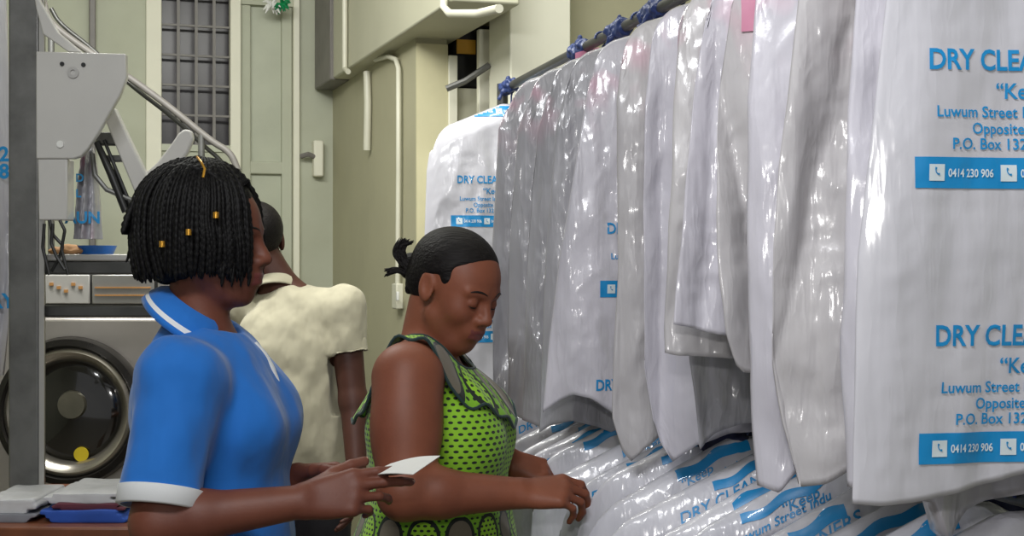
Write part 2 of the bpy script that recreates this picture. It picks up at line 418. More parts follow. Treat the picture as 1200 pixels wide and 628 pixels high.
def rotz(t): return np.array([[math.cos(t), -math.sin(t), 0], [math.sin(t), math.cos(t), 0], [0, 0, 1]])

# ================================================================== SETTING
BD = nrm([-0.33, 1, 0]); BP = np.array([BD[1], -BD[0], 0])       # building axes: depth, across
corner = P(390, 314, 6.8); corner[2] = 0
def bpt(a, d, z): return corner+BP*a+BD*d+np.array([0, 0, z])     # a to the right of the far corner, d beyond it
def bbox(mb, a0, a1, d0, d1, z0, z1, mat=0):
    R = np.stack([BP, BD, [0, 0, 1]], 1); c = bpt((a0+a1)/2, (d0+d1)/2, (z0+z1)/2)
    return mb.box(c, (abs(a1-a0), abs(d1-d0), z1-z0), mat, R)
CE = 3.3
struct('floor', MB().box((0, 3, -.05), (9, 11, .1)), M['floor'])
struct('ceiling', MB().box((0, 3.5, CE+.05), (9, 10, .1)), M['ceil'])
struct('wall_left', MB().box((-2.9, 3.5, CE/2), (.1, 10, CE)), M['wall'])
struct('wall_right', MB().box((1.75, 3.0, CE/2), (.1, 9, CE)), M['wall'])
def apx(px, Yd=6.8):   # position along the back wall seen at picture column px
    q = (px-600)/F; return (q*corner[1]-corner[0])/(BP[0]-q*BP[1])
# back wall with window and door openings
wa0, wa1 = apx(188), apx(272); wz0 = CH-(170-HZ)/F*6.6; wz1 = wz0+.98
da0, da1 = apx(282), apx(343)
mb = MB()
bbox(mb, -4.2, wa0, 0, .15, 0, CE); bbox(mb, wa0, wa1, 0, .15, 0, wz0); bbox(mb, wa0, wa1, 0, .15, wz1, CE)
bbox(mb, wa1, da0, 0, .15, 0, CE); bbox(mb, da0, da1, 0, .15, 2.75, CE); bbox(mb, da1, .15, 0, .15, 0, CE)
struct('wall_back', mb, M['wall'])
t = thing('window_1', bpt((wa0+wa1)/2, 0, wz0), None, None); t['kind'] = 'structure'
mb = MB(); bbox(mb, wa0, wa1, .10, .12, wz0, wz1); mb.build('pane', M['dark'], t)
mb = MB(); W_ = wa1-wa0
for i in range(5): bbox(mb, wa0+W_*i/4-.007, wa0+W_*i/4+.007, .01, .03, wz0, wz1)
for i in range(8): bbox(mb, wa0, wa1, .012, .026, wz0+i*.14-.005, wz0+i*.14+.005)
mb.build('grille', M['grille'], t)
mb = MB()
for a in (wa0-.012, wa1+.012): bbox(mb, a-.012, a+.012, -.01, .05, wz0-.02, wz1+.02)
bbox(mb, wa0-.02, wa1+.02, -.012, .05, wz0-.03, wz0)
mb.build('frame', M['door'], t)
t = thing('door_1', bpt(da0, 0, 0), None, None); t['kind'] = 'structure'
mb = MB(); bbox(mb, da0, da1, .04, .08, 0, 2.75); mb.build('leaf', M['door'], t)
mb = MB(); z = CH-(198-HZ)/F*6.8
bbox(mb, da0, da1, .015, .05, z-.03, z+.03); bbox(mb, da0, da1, .015, .05, .8, .9)
bbox(mb, da0, da0+.05, .012, .05, 0, 2.75); bbox(mb, da1-.05, da1, .012, .05, 0, 2.75); mb.build('rail', M['wall'], t, bevel=.006)
mb = MB(); bbox(mb, da1, da1+.03, -.03, .05, 0, 2.8); bbox(mb, da0-.05, da0, -.02, .05, 0, 2.8); mb.build('frame', M['pillar'], t, bevel=.005)
# upright joint strips on the back wall
mb = MB(); a = apx(180); bbox(mb, a-.035, a+.035, -.02, 0, 0, CE); struct('trim_1', mb, M['pillar'], bevel=.004)
mb = MB(); a = apx(108); bbox(mb, a-.014, a+.014, -.05, -.0, 1.6, CE); struct('trim_2', mb, M['grille'], bevel=.004)
# side wall from far corner to outer corner
L2 = 6.8-5.27; dlen = -L2/BD[1]
mb = MB(); bbox(mb, 0, .12, dlen, 0, 0, CE); struct('wall_side', mb, M['wall_side'])
mb = MB(); bbox(mb, .001, .122, dlen-.012, dlen-.001, 0, 2.34); struct('trim_3', mb, M['cream'])
# recess behind the opening
mb = MB(); bbox(mb, .12, 2.6, dlen+.5, dlen+.6, 0, CE); struct('wall_recess', mb, M['wall_side'])
# pillar
pa = P(598, 314, 4.9); pb = P(672, 314, 4.9)
Rb = np.stack([BP, BD, [0, 0, 1]], 1)
wd = .225; cpt = np.array([pa[0], pa[1], 0])+BP*wd/2+BD*.125
struct('pillar', MB().box((cpt[0], cpt[1], CE/2), (wd, .25, CE), 0, Rb), M['pillar'], bevel=.006)
c2 = cpt+BP*.9+BD*.2
struct('wall_panel', MB().box((c2[0], c2[1], CE/2), (1.6, .1, CE), 0, Rb), M['wall_side'])
# duct running along the side wall
mb = MB(); zb = 2.36
bbox(mb, -.075, .16, dlen-.75, -.02, zb, zb+.7); struct('duct', mb, M['beam'], bevel=.008)
mb = MB(); bbox(mb, -.092, .0, -.40, -.02, zb-.005, zb+.72)
struct('duct_end', mb, M['grille'], bevel=.006)  # darker grey than the duct paints in the shading of this end

# conduits and small wall fittings
def conduit(name, pts, r, label, m='conduit', cat='conduit'):
    mb = MB(); mb.tube(pts, r, 10); tag(mb.build(name, M[m], origin=pts[0]), label, cat)
def sidep(px, py, off=-.02):
    """point on side wall plane (a=off)"""
    q = (px-600)/F; o = corner+BP*off; d = (q*o[1]-o[0])/(BD[0]-q*BD[1]); p = o+BD*d; p[2] = CH-(py-HZ)/F*p[1]; return p
def ductp(px, py): return sidep(px, py, -.092)
conduit('conduit', [ductp(404, -60), ductp(404, 40), ductp(404, 80), ductp(408, 84)], .012, 'pale conduit dropping down the face of the duct near its far end')
conduit('conduit', [sidep(430, 84), sidep(431, 120), sidep(430, 176)], .016, 'short thick pale conduit ending halfway down the side wall')
conduit('conduit', [sidep(440, 70), sidep(455, 66), sidep(464, 70), sidep(467, 80), sidep(467, 200), sidep(466, 335)], .010, 'long thin conduit running down to the switch on the side wall')
conduit('conduit', [ductp(520, -40), ductp(520, 8), ductp(527, 16), ductp(560, 16), ductp(585, 10)], .013, 'pale conduit bending along the duct beside the pillar')
t = thing('light_switch', sidep(466, 347), 'small pale switch box on the side wall behind the woman in green', 'switch')
R = np.stack([BD, BP, [0, 0, 1]], 1)
MB().box(sidep(466, 347, -.015), (.075, .03, .10), 0, R).build('box', M['conduit'], t, bevel=.005)
MB().box(sidep(466, 347, -.034), (.02, .01, .035), 0, R).build('rocker', M['white'], t, bevel=.003)
t = thing('door_bolt', bpt(apx(368), -.03, 1.95), 'pale bolt housing with short arm beside the rear door', 'bolt')
z1_, z2_ = CH-(166-HZ)/F*6.8, CH-(208-HZ)/F*6.8
mb = MB(); a = apx(371); bbox(mb, a-.024, a+.024, -.06, -.005, z2_, z1_); mb.build('housing', M['pillar'], t, bevel=.008)
mb = MB(); a0, a1 = apx(351), apx(366); z = CH-(185-HZ)/F*6.8; mb.tube([bpt(a0, -.04, z), bpt((a0+a1)/2, -.06, z+.01), bpt(a1, -.05, z)], .012, 8); mb.build('arm', M['grille'], t)
# green & white foil bundle high on the back wall
t = thing('tinsel_bundle', bpt(apx(326), -.05, 2.8), 'small bundle of green and white foil high above the rear door', 'decoration')
random.seed(4)
for nm, m, cx in (('green_foil', 'green_leaf', 331), ('white_foil', 'white', 319)):
    mb = MB(); c = P(cx, 6, 6.6)
    for k in range(16):
        d = np.array([random.uniform(-1, 1), random.uniform(-1, .3), random.uniform(-1, .6)])*.045
        mb.tube([c, c+d*.6+[0, 0, .01], c+d], [.009, .008, .002], 6)
    mb.build(nm, M[m], t)
# things seen in the opening between corner and pillar
t = thing('wall_cabinet', P(548, 100, 5.45), 'black cabinet with an amber label in the gap beside the pillar', 'cabinet')
mb = MB(); mb.box(P(556, 70, 5.5), (.20, .10, .26), 0, Rb); mb.build('body', M['black'], t, bevel=.02)
mb = MB(); mb.box(P(546, 55, 5.42), (.075, .008, .055), 0, Rb); mb.build('label_plate', M['amber'], t)
mb = MB(); p_ = P(568, 35, 5.25); mb.box((p_[0], p_[1], p_[2]/2), (.055, .03, p_[2]), 0, Rb); tag(mb.build('board', M['pillar'], origin=(p_[0], p_[1], 0), bevel=.004), 'narrow white board standing in the gap left of the pillar', 'board')
mb = MB(); p_ = P(548, 104, 5.36); mb.box((p_[0], p_[1], p_[2]/2), (.14, .03, p_[2]), 0, Rb); tag(mb.build('panel', M['beam'], origin=(p_[0], p_[1], 0), bevel=.004), 'grey panel below the black cabinet in the gap', 'panel')
mb = MB(); mb.tube([P(523, 104, 5.12), P(545, 95, 5.12), P(574, 76, 5.12)], .012, 8)
tag(mb.build('metal_bar', M['post'], origin=P(523, 104, 5.12)), 'slanting grey metal bar in front of the black cabinet', 'bar')
mb = MB(); bbox(mb, .123, .158, dlen-.02, dlen+.02, 0, 2.3); struct('trim_4', mb, M['pillar'], bevel=.003)

# ================================================================== LEFT SIDE: machines
# --- washing machine
YW = 4.25
t = thing('washing_machine', (P(95, 0, YW)[0], YW+.4, 0), 'large stainless front-loading washing machine with a round dark door', 'washing machine')
def wz(py, Y=YW): return CH-(py-HZ)/F*Y
x0, x1 = P(-30, 0, YW)[0], P(250, 0, YW)[0]
MB().box(((x0+x1)/2, YW+.4, wz(372)/2+.05), (x1-x0, .8, wz(372)-.1)).build('cabinet', M['washer'], t, bevel=.012)
mb = MB(); mb.box(((x0+x1)/2, YW+.4, (wz(372)+wz(312))/2), (x1-x0-.01, .76, wz(312)-wz(372)-.004)); mb.build('control_housing', M['rail'], t, bevel=.01)
for (a, b, nm) in ((52, 104, 'control_panel'), (107, 180, 'control_panel'), (184, 208, 'control_panel')):
    p0, p1 = P(a, 356, YW), P(b, 322, YW); o = MB().box(((p0[0]+p1[0])/2, YW+.012, (p0[2]+p1[2])/2), (p1[0]-p0[0], .012, p1[2]-p0[2])).build(nm, M['bright'] if a > 60 else M['white_enamel'], t, bevel=.003)
    mb = MB()
    for py in (337, 346) if a > 60 else ():
        mb.box(((p0[0]+p1[0])/2, YW+.004, wz(py)), (p1[0]-p0[0]-.02, .004, .004))
    if a < 60:
        for q in range(5): mb.box((p0[0]+.02+q*.022, YW+.004, wz(333+4*(q % 3))), (.012, .004, .009))
    mb.build('marking', M['orange'], o)
dc = P(86, 481, YW); ax = (0, -1, 0)
dr = thing('door', dc, None, None); dr.parent = t; dr.location = Vector(dc)-Vector(t['_o'])
dr['_o'] = [float(v) for v in dc]
def ringp(nm, c, prof, m): MB().lathe(c, ax, prof, 72).build(nm, M[m], dr, sharp=50)
ringp('outer_ring', dc, [(.222, 0), (.226, .025), (.218, .055), (.200, .062), (.192, .05), (.19, 0)], 'ring')
ringp('inner_ring', dc, [(.192, 0), (.192, .052), (.180, .060), (.160, .045), (.150, .02), (.150, 0)], 'ringl')
mb = MB(); mb.disc(dc+[0, -.002, 0], ax, .152, .016, 64, r2=.12); mb.disc(dc+[0, -.018, 0], ax, .12, .012, 64, r2=.03); mb.build('glass', M['glass'], dr)
MB().disc(dc+[0.005, -.028, .02], ax, .044, .012, 32, r2=.040).build('centre_cap', M['drum'], dr)
mb = MB(); c = P(98, 531, YW)
mb.disc(np.array([c[0], YW-.022, c[2]]), ax, .022, .004, 24); mb.build('sticker', M['yellow'], dr)
MB().box(dc+[-.235, -.03, 0], (.03, .05, .12)).build('hinge', M['ring'], dr, bevel=.006)

# --- steel rack: post and rails
YP = 3.25
t = thing('steel_rack', (P(32, 0, YP)[0], YP, 0), 'grey steel rack post with two cross rails in front of the washing machine', 'rack')
pw = P(50, 0, YP)[0]-P(14, 0, YP)[0]; pc = P(32, 0, YP)
mb = MB(); mb.box((pc[0], YP, 1.45), (pw, .05, 2.9)); mb.build('post', M['post'], t, bevel=.005)
mb = MB(); mb.box((pc[0]+pw/2+.006, YP-.024, 1.45), (.012, .004, 2.9)); mb.build('post_flange', M['bright'], t)
for a, b, m, nm in ((306, 321, 'rail', 'cross_rail'), (358, 371, 'rail', 'cross_rail')):
    p0, p1 = P(50, b, YP+.02), P(232, a, YP+.02)
    MB().box(((p0[0]+p1[0])/2, YP+.03, (p0[2]+p1[2])/2), (p1[0]-p0[0], .03, p1[2]-p0[2])).build(nm, M[m], t, bevel=.003)
p0, p1 = P(50, 306, YP+.02), P(232, 298, YP+.02)
MB().box(((p0[0]+p1[0])/2, YP+.16, (p0[2]+p1[2])/2), (p1[0]-p0[0], .30, p1[2]-p0[2])).build('shelf_plate', M['bright'], t, bevel=.003)
shelf_z = p1[2]
# far post of the rack behind the woman
MB().box((p1[0], YP+.16, shelf_z/2), (.04, .04, shelf_z-.01)).build('post', M['post'], t, bevel=.004)

# --- pressing machine
YM = 3.16
t = thing('steam_press', P(62, 258, YM), 'white enamel pressing machine head with slanting lever arms at the post', 'press')
def poly(pts, Y): return [P(x, y, Y) for x, y in pts]
mb = MB(); mb.prism(poly([(42, 60), (147, 63), (148, 91), (140, 112), (129, 131), (116, 154), (103, 174), (95, 183), (86, 186), (42, 186)], YM), (0, .02, 0))
mb.build('side_plate', M['white_enamel'], t, bevel=.003)
mb = MB(); mb.prism(poly([(44, 186), (79, 186), (79, 258), (45, 258)], YM+.004), (0, .05, 0)); mb.build('column', M['white_enamel'], t, bevel=.003)
mb = MB()
mb.lathe(P(86, 85, YM), (0, -1, 0), [(.013, 0), (.013, .004), (.006, .004), (.006, 0)], 24)
mb.build('pivot_boss', M['bright'], t)
for x, y in ((73, 75), (98, 76)): MB().disc(P(x, y, YM), (0, -1, 0), .005, .003, 12).build('bolt', M['black'], t)
MB().disc(P(71, 169, YM), (0, -1, 0), .008, .004, 16).build('bolt', M['white'], t)
YA = YM+.12
mb = MB(); mb.prism(poly([(120, 134), (134, 126), (146, 152), (186, 235), (176, 250), (166, 246)], YA), (0, .03, 0)); mb.build('link_arm', M['white_enamel'], t, bevel=.004)
mb = MB(); mb.prism(poly([(168, 205), (184, 190), (198, 172), (209, 156), (216, 151), (224, 153), (226, 162), (220, 178), (206, 198), (190, 216), (176, 232)], YA+.05), (0, .025, 0)); mb.build('lever', M['white_enamel'], t, bevel=.005)
mb = MB(); mb.tube([P(113, 166, YA), P(131, 205, YA), P(148, 248, YA)], [.007, .010, .010], 10); mb.tube([P(122, 164, YA), P(155, 246, YA)], [.004, .005], 8)
mb.build('gas_spring', M['black'], t)
mb = MB(); mb.tube([P(108, 180, YA), P(111, 205, YA), P(125, 222, YA), P(158, 236, YA), P(162, 228, YA)], .006, 8)
mb.build('return_bar', M['post'], t)
mb = MB(); mb.box(P(132, 163, YA+.02), (.07, .03, .03)); mb.box(P(140, 186, YA+.02), (.06, .03, .015)); mb.build('bracket', M['rail'], t, bevel=.003)
mb = MB(); mb.prism(poly([(80, 61), (96, 61), (68, 38), (46, 0), (40, -30), (36, -30), (42, 10), (50, 40)], YM+.03), (0, .02, 0)); mb.build('top_strut', M['white_enamel'], t, bevel=.003)
# cables under the press
mb = MB()
for k, pts in enumerate(([(58, 258), (62, 275), (74, 288), (68, 305), (60, 318)], [(70, 258), (76, 270), (72, 292), (80, 322)], [(52, 262), (50, 290), (58, 322)], [(62, 262), (60, 285), (66, 300), (76, 316)])):
    pp = [P(x, y, YM-.01-.01*k) for x, y in pts]
    q = np.array(pp); s_ = np.linspace(0, len(q)-1, 24); pp = np.stack([np.interp(s_, range(len(q)), q[:, i]) for i in range(3)], 1)
    mb.tube(pp, .0038, 8)
tag(mb.build('cable_bundle', M['black'], origin=P(60, 258, YM)), 'tangle of black cables hanging under the pressing machine', 'cable')

# items on the shelf: blue tray and crumpled brown paper
t = thing('tray', P(110, 297, YP+.12), 'shallow blue plastic tray on the rack shelf', 'tray')
mb = MB(); c = P(112, 297, YP+.14); c[2] = shelf_z+.001
mb.lathe(c, (0, 0, 1), [(.038, 0), (.048, .021), (.050, .021), (.041, -.0)], 40); v = mb.v[-1]; v[:, 0] = c[0]+(v[:, 0]-c[0])*1.0
mb.build('rim', M['blue_tray'], t)
MB().disc(c, (0, 0, 1), .04, .003, 40).build('bottom', M['blue_tray'], t)
mb = MB(); c = P(74, 296, YP+.1); c[2] = shelf_z
S_ = SDF().u(ell(c+[0, 0, .008], (.035, .03, .012))).u(ell(c+[.02, .01, .012], (.03, .02, .010))).clip(plane(c, (0, 0, -1)))
V, F_ = S_.mesh(c-.08, c+.08, .003); V = wobble(V, F_, .006, 60); V[:, 2] = np.maximum(V[:, 2], shelf_z+.0005)
tag(MB().add(V, F_).build('rag', simple('tan_rag', (186, 140, 96), .8), origin=c), 'small crumpled tan rag beside the blue tray', 'rag')

# handrail tubes on the stair behind
YH = 5.0
t = thing('handrail', P(148, 86, YH), 'bent grey tubular handrail sloping down behind the pressing machine', 'handrail')
def smooth_pts(q, n=60):
    q = np.array(q, float)
    for _ in range(3):
        a = q[:-1]*.75+q[1:]*.25; b = q[:-1]*.25+q[1:]*.75; q = np.concatenate([q[:1], np.stack([a, b], 1).reshape(-1, 3), q[-1:]])
    return q
mb = MB(); mb.tube(smooth_pts([P(x, y, YH) for x, y in ((48, -20), (53, 14), (62, 30), (100, 58), (148, 88), (200, 126), (248, 166), (270, 178), (279, 200))]), .012, 12); mb.build('top_tube', M['grille'], t)
mb = MB(); mb.tube(smooth_pts([P(x, y, YH+.05) for x, y in ((60, 10), (70, 28), (110, 58), (150, 98), (200, 135), (240, 172), (262, 190), (268, 210))]), .008, 10); mb.build('lower_tube', M['rail'], t)
mb = MB(); mb.tube([P(236, 158, YH), P(236, 240, YH), P(236, 800, YH)], .012, 10); mb.tube([P(60, 30, YH), P(60, 900, YH)], .012, 10); mb.build('upright', M['post'], t)

# --- table and folded laundry bottom left
YT = 3.0; tz = wz(613, YT)
t = thing('work_table', (P(70, 0, YT)[0], YT+.3, 0), 'brown wooden work table edge in front of the washing machine', 'table')
x0, x1 = P(-60, 0, YT)[0], P(190, 0, YT)[0]
MB().box(((x0+x1)/2, YT+.25, tz-.02), (x1-x0, .6, .04)).build('tabletop', M['wood'], t, bevel=.005)
for lx in (x0+.04, x1-.04):
    for ly in (YT+.0, YT+.5): MB().box((lx, ly, (tz-.04)/2), (.05, .05, tz-.04)).build('leg', M['wood'], t, bevel=.004)
def folded(name, px0, px1, py0, py1, Y, m, label, seed):
    z0 = wz(py1, Y); z1 = wz(py0, Y); a, b = P(px0, 0, Y)[0], P(px1, 0, Y)[0]; D = .22
    c = np.array([(a+b)/2, Y+D/2, (z0+z1)/2]); r = (z1-z0)/2
    mb = MB(); n = 3
    S = SDF()
    for i in range(n):
        zz = z0+r*2*(i+.5)/n; off = .012*math.sin(seed+i*2.1)
        S.u(lambda p, zz=zz, off=off: np.linalg.norm(np.maximum(np.abs(p-np.array([c[0]+off, c[1], zz]))-np.array([(b-a)/2-r/n-.01, D/2-r/n, .0005]), 0), axis=-1)-r/n*1.02, .003)
    V, F_ = S.mesh((a-.05, Y-.03, z0-.02), (b+.05, Y+D+.03, z1+.03), .004)
    V = wobble(V, F_, .004, 22, seed); V[:, 2] = np.maximum(V[:, 2], z0+.0005)
    tag(MB().add(V, F_).build(name, M[m], origin=(c[0], c[1], z0)), label, 'folded cloth', 'folded laundry on the work table')
folded('folded_cloth', 46, 148, 599, 613, YT, 'bluecloth', 'blue folded cloth at the bottom of the pile right of the post', 1)
folded('folded_cloth', 60, 146, 591, 598.5, YT+.01, 'maroon', 'thin maroon folded cloth between the blue and the white', 2)
folded('folded_cloth', 50, 140, 578, 590.5, YT+.02, 'whitecloth', 'white folded cloth on top of the blue and maroon ones', 3)
folded('folded_cloth', -25, 42, 603, 613, YT+.005, 'greyc', 'grey folded cloth at the left end of the table under a white one', 4)
folded('folded_cloth', -30, 43, 586, 602.5, YT+.015, 'whitecloth', 'white folded cloth at the far left end of the table', 5)

# ================================================================== GARMENT BAGS
RX = lambda Y: 1.056-.249*Y
RD = nrm([-.249, 1, 0]); RP = np.array([RD[1], -RD[0], 0]); RANG = math.atan2(RP[1], RP[0])
UZ, LZ = 2.05, 1.22
def text_mesh(body, size, bold=.0, align='LEFT'):
    cu = bpy.data.curves.new('tmp', 'FONT'); cu.body = body; cu.size = size; cu.offset = bold*size; cu.align_x = align; cu.resolution_u = 3
    o = bpy.data.objects.new('tmp', cu); COL.objects.link(o); dg = bpy.context.evaluated_depsgraph_get(); me = o.evaluated_get(dg).to_mesh()
    v = np.array([tuple(x.co) for x in me.vertices]).reshape(-1, 3); f = [tuple(p.vertices) for p in me.polygons]
    o.evaluated_get(dg).to_mesh_clear(); bpy.data.objects.remove(o); bpy.data.curves.remove(cu)
    return v[:, :2], f
TCACHE = {}
def tmesh(*a):
    if a not in TCACHE: TCACHE[a] = text_mesh(*a)
    return TCACHE[a]
def grid(x0, x1, z0, z1, nx, nz):
    xs = np.linspace(x0, x1, nx+1); zs = np.linspace(z0, z1, nz+1); v = np.array([(x, z) for z in zs for x in xs])
    return v, [(j*(nx+1)+i, j*(nx+1)+i+1, (j+1)*(nx+1)+i+1, (j+1)*(nx+1)+i) for j in range(nz) for i in range(nx)]
def phone_icon(x, z, s):
    """little handset glyph: curved bar with two ends"""
    v = []; n = 8
    for i in range(n+1):
        a = math.radians(150+120*i/n); wv = .16 if i in (0, 1, n-1, n) else .08
        for r in (.55-wv, .55+wv*.6): v.append((x+s*(.32+r*math.cos(a)), z+s*(.32+r*math.sin(a))))
    return np.array(v), [(2*i, 2*i+1, 2*i+3, 2*i+2) for i in range(n)]
def print_block(x, z, k=1.0, full=True):
    """the printed block of the bags; x,z = left end of the DRY baseline. returns [(verts2d, faces, mat, lift)]"""
    out = []
    def T(body, size, dx, dz, bold=.02, mat=1, lift=.0012):
        v, f = tmesh(body, round(size*k, 4), bold); out.append((v+np.array([x+dx*k, z+dz*k]), f, mat, lift))
    def T2_(body, size, dx, dz, bold, sx):
        v, f = tmesh(body, round(size*k, 4), bold); out.append((v*np.array([sx, 1.0])+np.array([x+dx*k, z+dz*k]), f, 1, .0012))
    T2_('DRY CLEANERS', .0315, 0, 0, .024, .84); T2_('“Keep', .024, .078, -.031, .016, .95)
    T2_('Luwum Street Indu', .0172, .008, -.052, .016, .96); T2_('Opposite CI', .0172, .050, -.070, .016, .92); T2_('P.O. Box 132 Kam', .0172, .026, -.087, .016, .92)
    v, f = grid(x-.016*k, x+.235*k, z-.130*k, z-.096*k, 50, 8); out.append((v, f, 1, .0010))
    for dx in (.0, .083, .166):
        v, f = grid(x+(dx-.001)*k, x+(dx+.017)*k, z-.122*k, z-.104*k, 3, 3); out.append((v, f, 2, .0016))
        v, f = phone_icon(x+(dx+.008)*k, z-.113*k, .0095*k); out.append((v, f, 1, .0022))
    for dx in (.021, .104):
        v, f = tmesh('0414 230 906', round(.0125*k, 4), .02); out.append((v*np.array([.76, 1.0])+np.array([x+dx*k, z-.1175*k]), f, 2, .0018))
    return out
def make_bag(name, label, Yr, rodz, left, bottom, tR=.27, th=.036, mat='bagw', seed=0, prints=(), slope=.32, neck=.055, fold=.017, cat='garment bag', group=None, hook='hook', nx=72, nz=90, lean=0.0, corner_r=.05, extra=None, kf=1.0, wamp=1.0, extra2=None):
    """left: fn z->t or list of (py,px); bottom: list of (px,py) or fn t->z ; local x across, y away from camera, z up, origin on the rod"""
    rnd = random.Random(seed); R0 = np.array([RX(Yr), Yr, rodz])
    def tpx(px): q = (px-600)/F; return (q*R0[1]-R0[0])/(RP[0]-q*RP[1])
    def zpy(py, t): return CH-(py-HZ)/F*(R0[1]+t*RP[1])-rodz
    if callable(left): tl = left
    else:
        L = sorted([(zpy(py, tpx(px)), tpx(px)) for py, px in left]); zs, ts = zip(*L); tl = lambda z: np.interp(z, zs, ts)
    if callable(bottom): zb = bottom
    else:
        Bq = sorted([(tpx(px), zpy(py, tpx(px))) for px, py in bottom]); bt, bz = zip(*Bq); zb = lambda t: np.interp(t, bt, bz)
    tl0 = float(tl(-.15))
    def zt(t):
        a = np.abs(t); e = np.where(t < 0, -tl0, tR); q = np.clip((a-(e-corner_r))/corner_r, 0, 1)
        return -neck-slope*np.maximum(a-.03, 0)-corner_r*1.1*(1-np.sqrt(np.maximum(1-q*q, 0)))
    ks = [(rnd.uniform(8, 16)*kf, rnd.uniform(0, 6.28), rnd.uniform(-3, 3)), (rnd.uniform(22, 38)*kf, rnd.uniform(0, 6.28), rnd.uniform(-8, 8)), (rnd.uniform(45, 70)*kf, rnd.uniform(0, 6.28), rnd.uniform(-10, 10))]
    def surf(u, v, side):
        z = 0
        t = u*0
        # iterate: t depends on z through the left edge
        zz = -.1-v*.8
        for _ in range(4):
            a = tl(zz); t = a+(u+1)/2*(tR-a); z0 = zt(t); z1 = zb(t); zz = z0+(z1-z0)*v
        D = th*np.maximum(1-np.abs(u)**2.6, 0)**.75*np.sqrt(np.clip(v*(z0-z1)/.05, 0, 1))*(1-.55*np.clip((v-.6)/.4, 0, 1))
        amp = fold*np.clip(v*2.2+.12, 0, 1)
        C = amp*(.9*np.sin(ks[0][0]*t+ks[0][1]+ks[0][2]*zz)+.75*(1-2*np.abs(np.sin(.5*(ks[1][0]*t+ks[1][1]+ks[1][2]*zz))))+.30*(1-2*np.abs(np.sin(.5*(ks[2][0]*t+ks[2][1]+ks[2][2]*zz*1.5)))))
        ed = np.sin(19*zz+seed)*.3+np.sin(43*zz+seed*2.3)*.2
        C = C+amp*.5*ed*(np.abs(u) > .0)*np.clip(np.abs(u)-.5, 0, 1)*2
        y = -side*D+C*(1 if side > 0 else .8)+lean*(-zz-neck)
        return np.stack([t+0*y, y, zz], -1)
    us = np.sin(np.linspace(-1, 1, nx+1)*math.pi/2)*.75+np.linspace(-1, 1, nx+1)*.25; vs = np.linspace(0, 1, nz+1)**1.15
    U, V = np.meshgrid(us, vs)
    A = surf(U, V, 1).reshape(-1, 3); Bk = surf(U, V, -1).reshape(-1, 3)
    # wrinkle noise
    nz_ = lambda p, s: np.array([mnoise.noise(Vector((q[0]*s[0]+seed*3.1, q[1]*2+seed, q[2]*s[2]))) for q in p])
    def wr(p): return wamp*.0045*nz_(p, (30, 1, 5))+wamp*.004*(1-3*np.abs(nz_(p, (17, 1, 9))))+wamp*.0016*(1-3*np.abs(nz_(p, (50, 1, 34))))
    mb = MB()
    ww = wr(A)*(np.clip(V.ravel()*6, 0.25, 1))*(1-np.abs(U.ravel())**8); A = A.copy(); A[:, 1] -= ww; Bk = Bk.copy(); Bk[:, 1] += ww
    edge = (np.abs(np.abs(U.ravel())-1) < 1e-9) | (V.ravel() == 0)
    mid = (A[:, 1]+Bk[:, 1])/2; A[edge, 1] = mid[edge]; Bk[edge, 1] = mid[edge]
    f = [(j*(nx+1)+i, j*(nx+1)+i+1, (j+1)*(nx+1)+i+1, (j+1)*(nx+1)+i) for j in range(nz) for i in range(nx)]
    n1 = len(A); f2 = [tuple(q+n1 for q in reversed(x)) for x in f]
    capf = [(nz*(nx+1)+i, nz*(nx+1)+i+1, n1+nz*(nx+1)+i+1, n1+nz*(nx+1)+i) for i in range(nx)]
    # weld seams: reuse A's indices on the seam
    remap = np.arange(2*n1); remap[n1:][edge] = np.arange(n1)[edge]
    f2 = [tuple(dict.fromkeys(int(remap[q]) for q in x)) for x in f2]; capf = [tuple(dict.fromkeys(int(remap[q]) for q in x)) for x in capf]
    f2 = [x for x in f2 if len(x) > 2]; capf = [x for x in capf if len(x) > 2]
    mb.add(np.concatenate([A, Bk]), f+f2+capf, 0)
    Ay = A[:, 1].reshape(nz+1, nx+1)
    def yfront(t, z):
        a = tl(z); uu = np.clip((t-a)/(tR-a)*2-1, -.999, .999); z0 = zt(t); z1 = zb(t); vv = np.clip((z-z0)/(z1-z0), 0, 1)
        fi = np.interp(uu, us, np.arange(nx+1)); fj = np.interp(vv, vs, np.arange(nz+1)); i0 = np.minimum(fi.astype(int), nx-1); j0 = np.minimum(fj.astype(int), nz-1); a_ = fi-i0; b_ = fj-j0
        return Ay[j0, i0]*(1-a_)*(1-b_)+Ay[j0, i0+1]*a_*(1-b_)+Ay[j0+1, i0]*(1-a_)*b_+Ay[j0+1, i0+1]*a_*b_
    for blk in prints:
        for v2, ff, m, lift in blk:
            t, z = v2[:, 0], v2[:, 1]
            keep = (t > tl(z)+.004) & (t < tR-.005) & (z < zt(t)-.002) & (z > zb(t)+.004)
            ff = [q for q in ff if all(keep[i] for i in q)]
            if not ff: continue
            y = yfront(t, z)-lift*1.3
            mb.add(np.stack([t, y, z], 1), ff, m)
    th_ = thing(name, R0, label, cat, group); th_.rotation_euler = (0, 0, RANG)
    th_['_o'] = [0., 0., 0.]
    o = mb.build('bag', [M[mat], M['print'], M['inkwhite']], th_, sharp=0, fixn=False)
    # hanger: hook over the rod and a short neck into the bag
    hp = [(0, 0, -neck-.01), (0, 0, -.03), (.004, 0, -.018)]
    for a in range(-60, 200, 20): hp.append((.016*math.cos(math.radians(a)), 0, .016*math.sin(math.radians(a))))
    hb = MB(); hb.tube(hp, .0028, 6); hb.build('hanger_hook', M[hook], th_)
    if extra: extra(th_, yfront)
    return th_, tpx, zpy
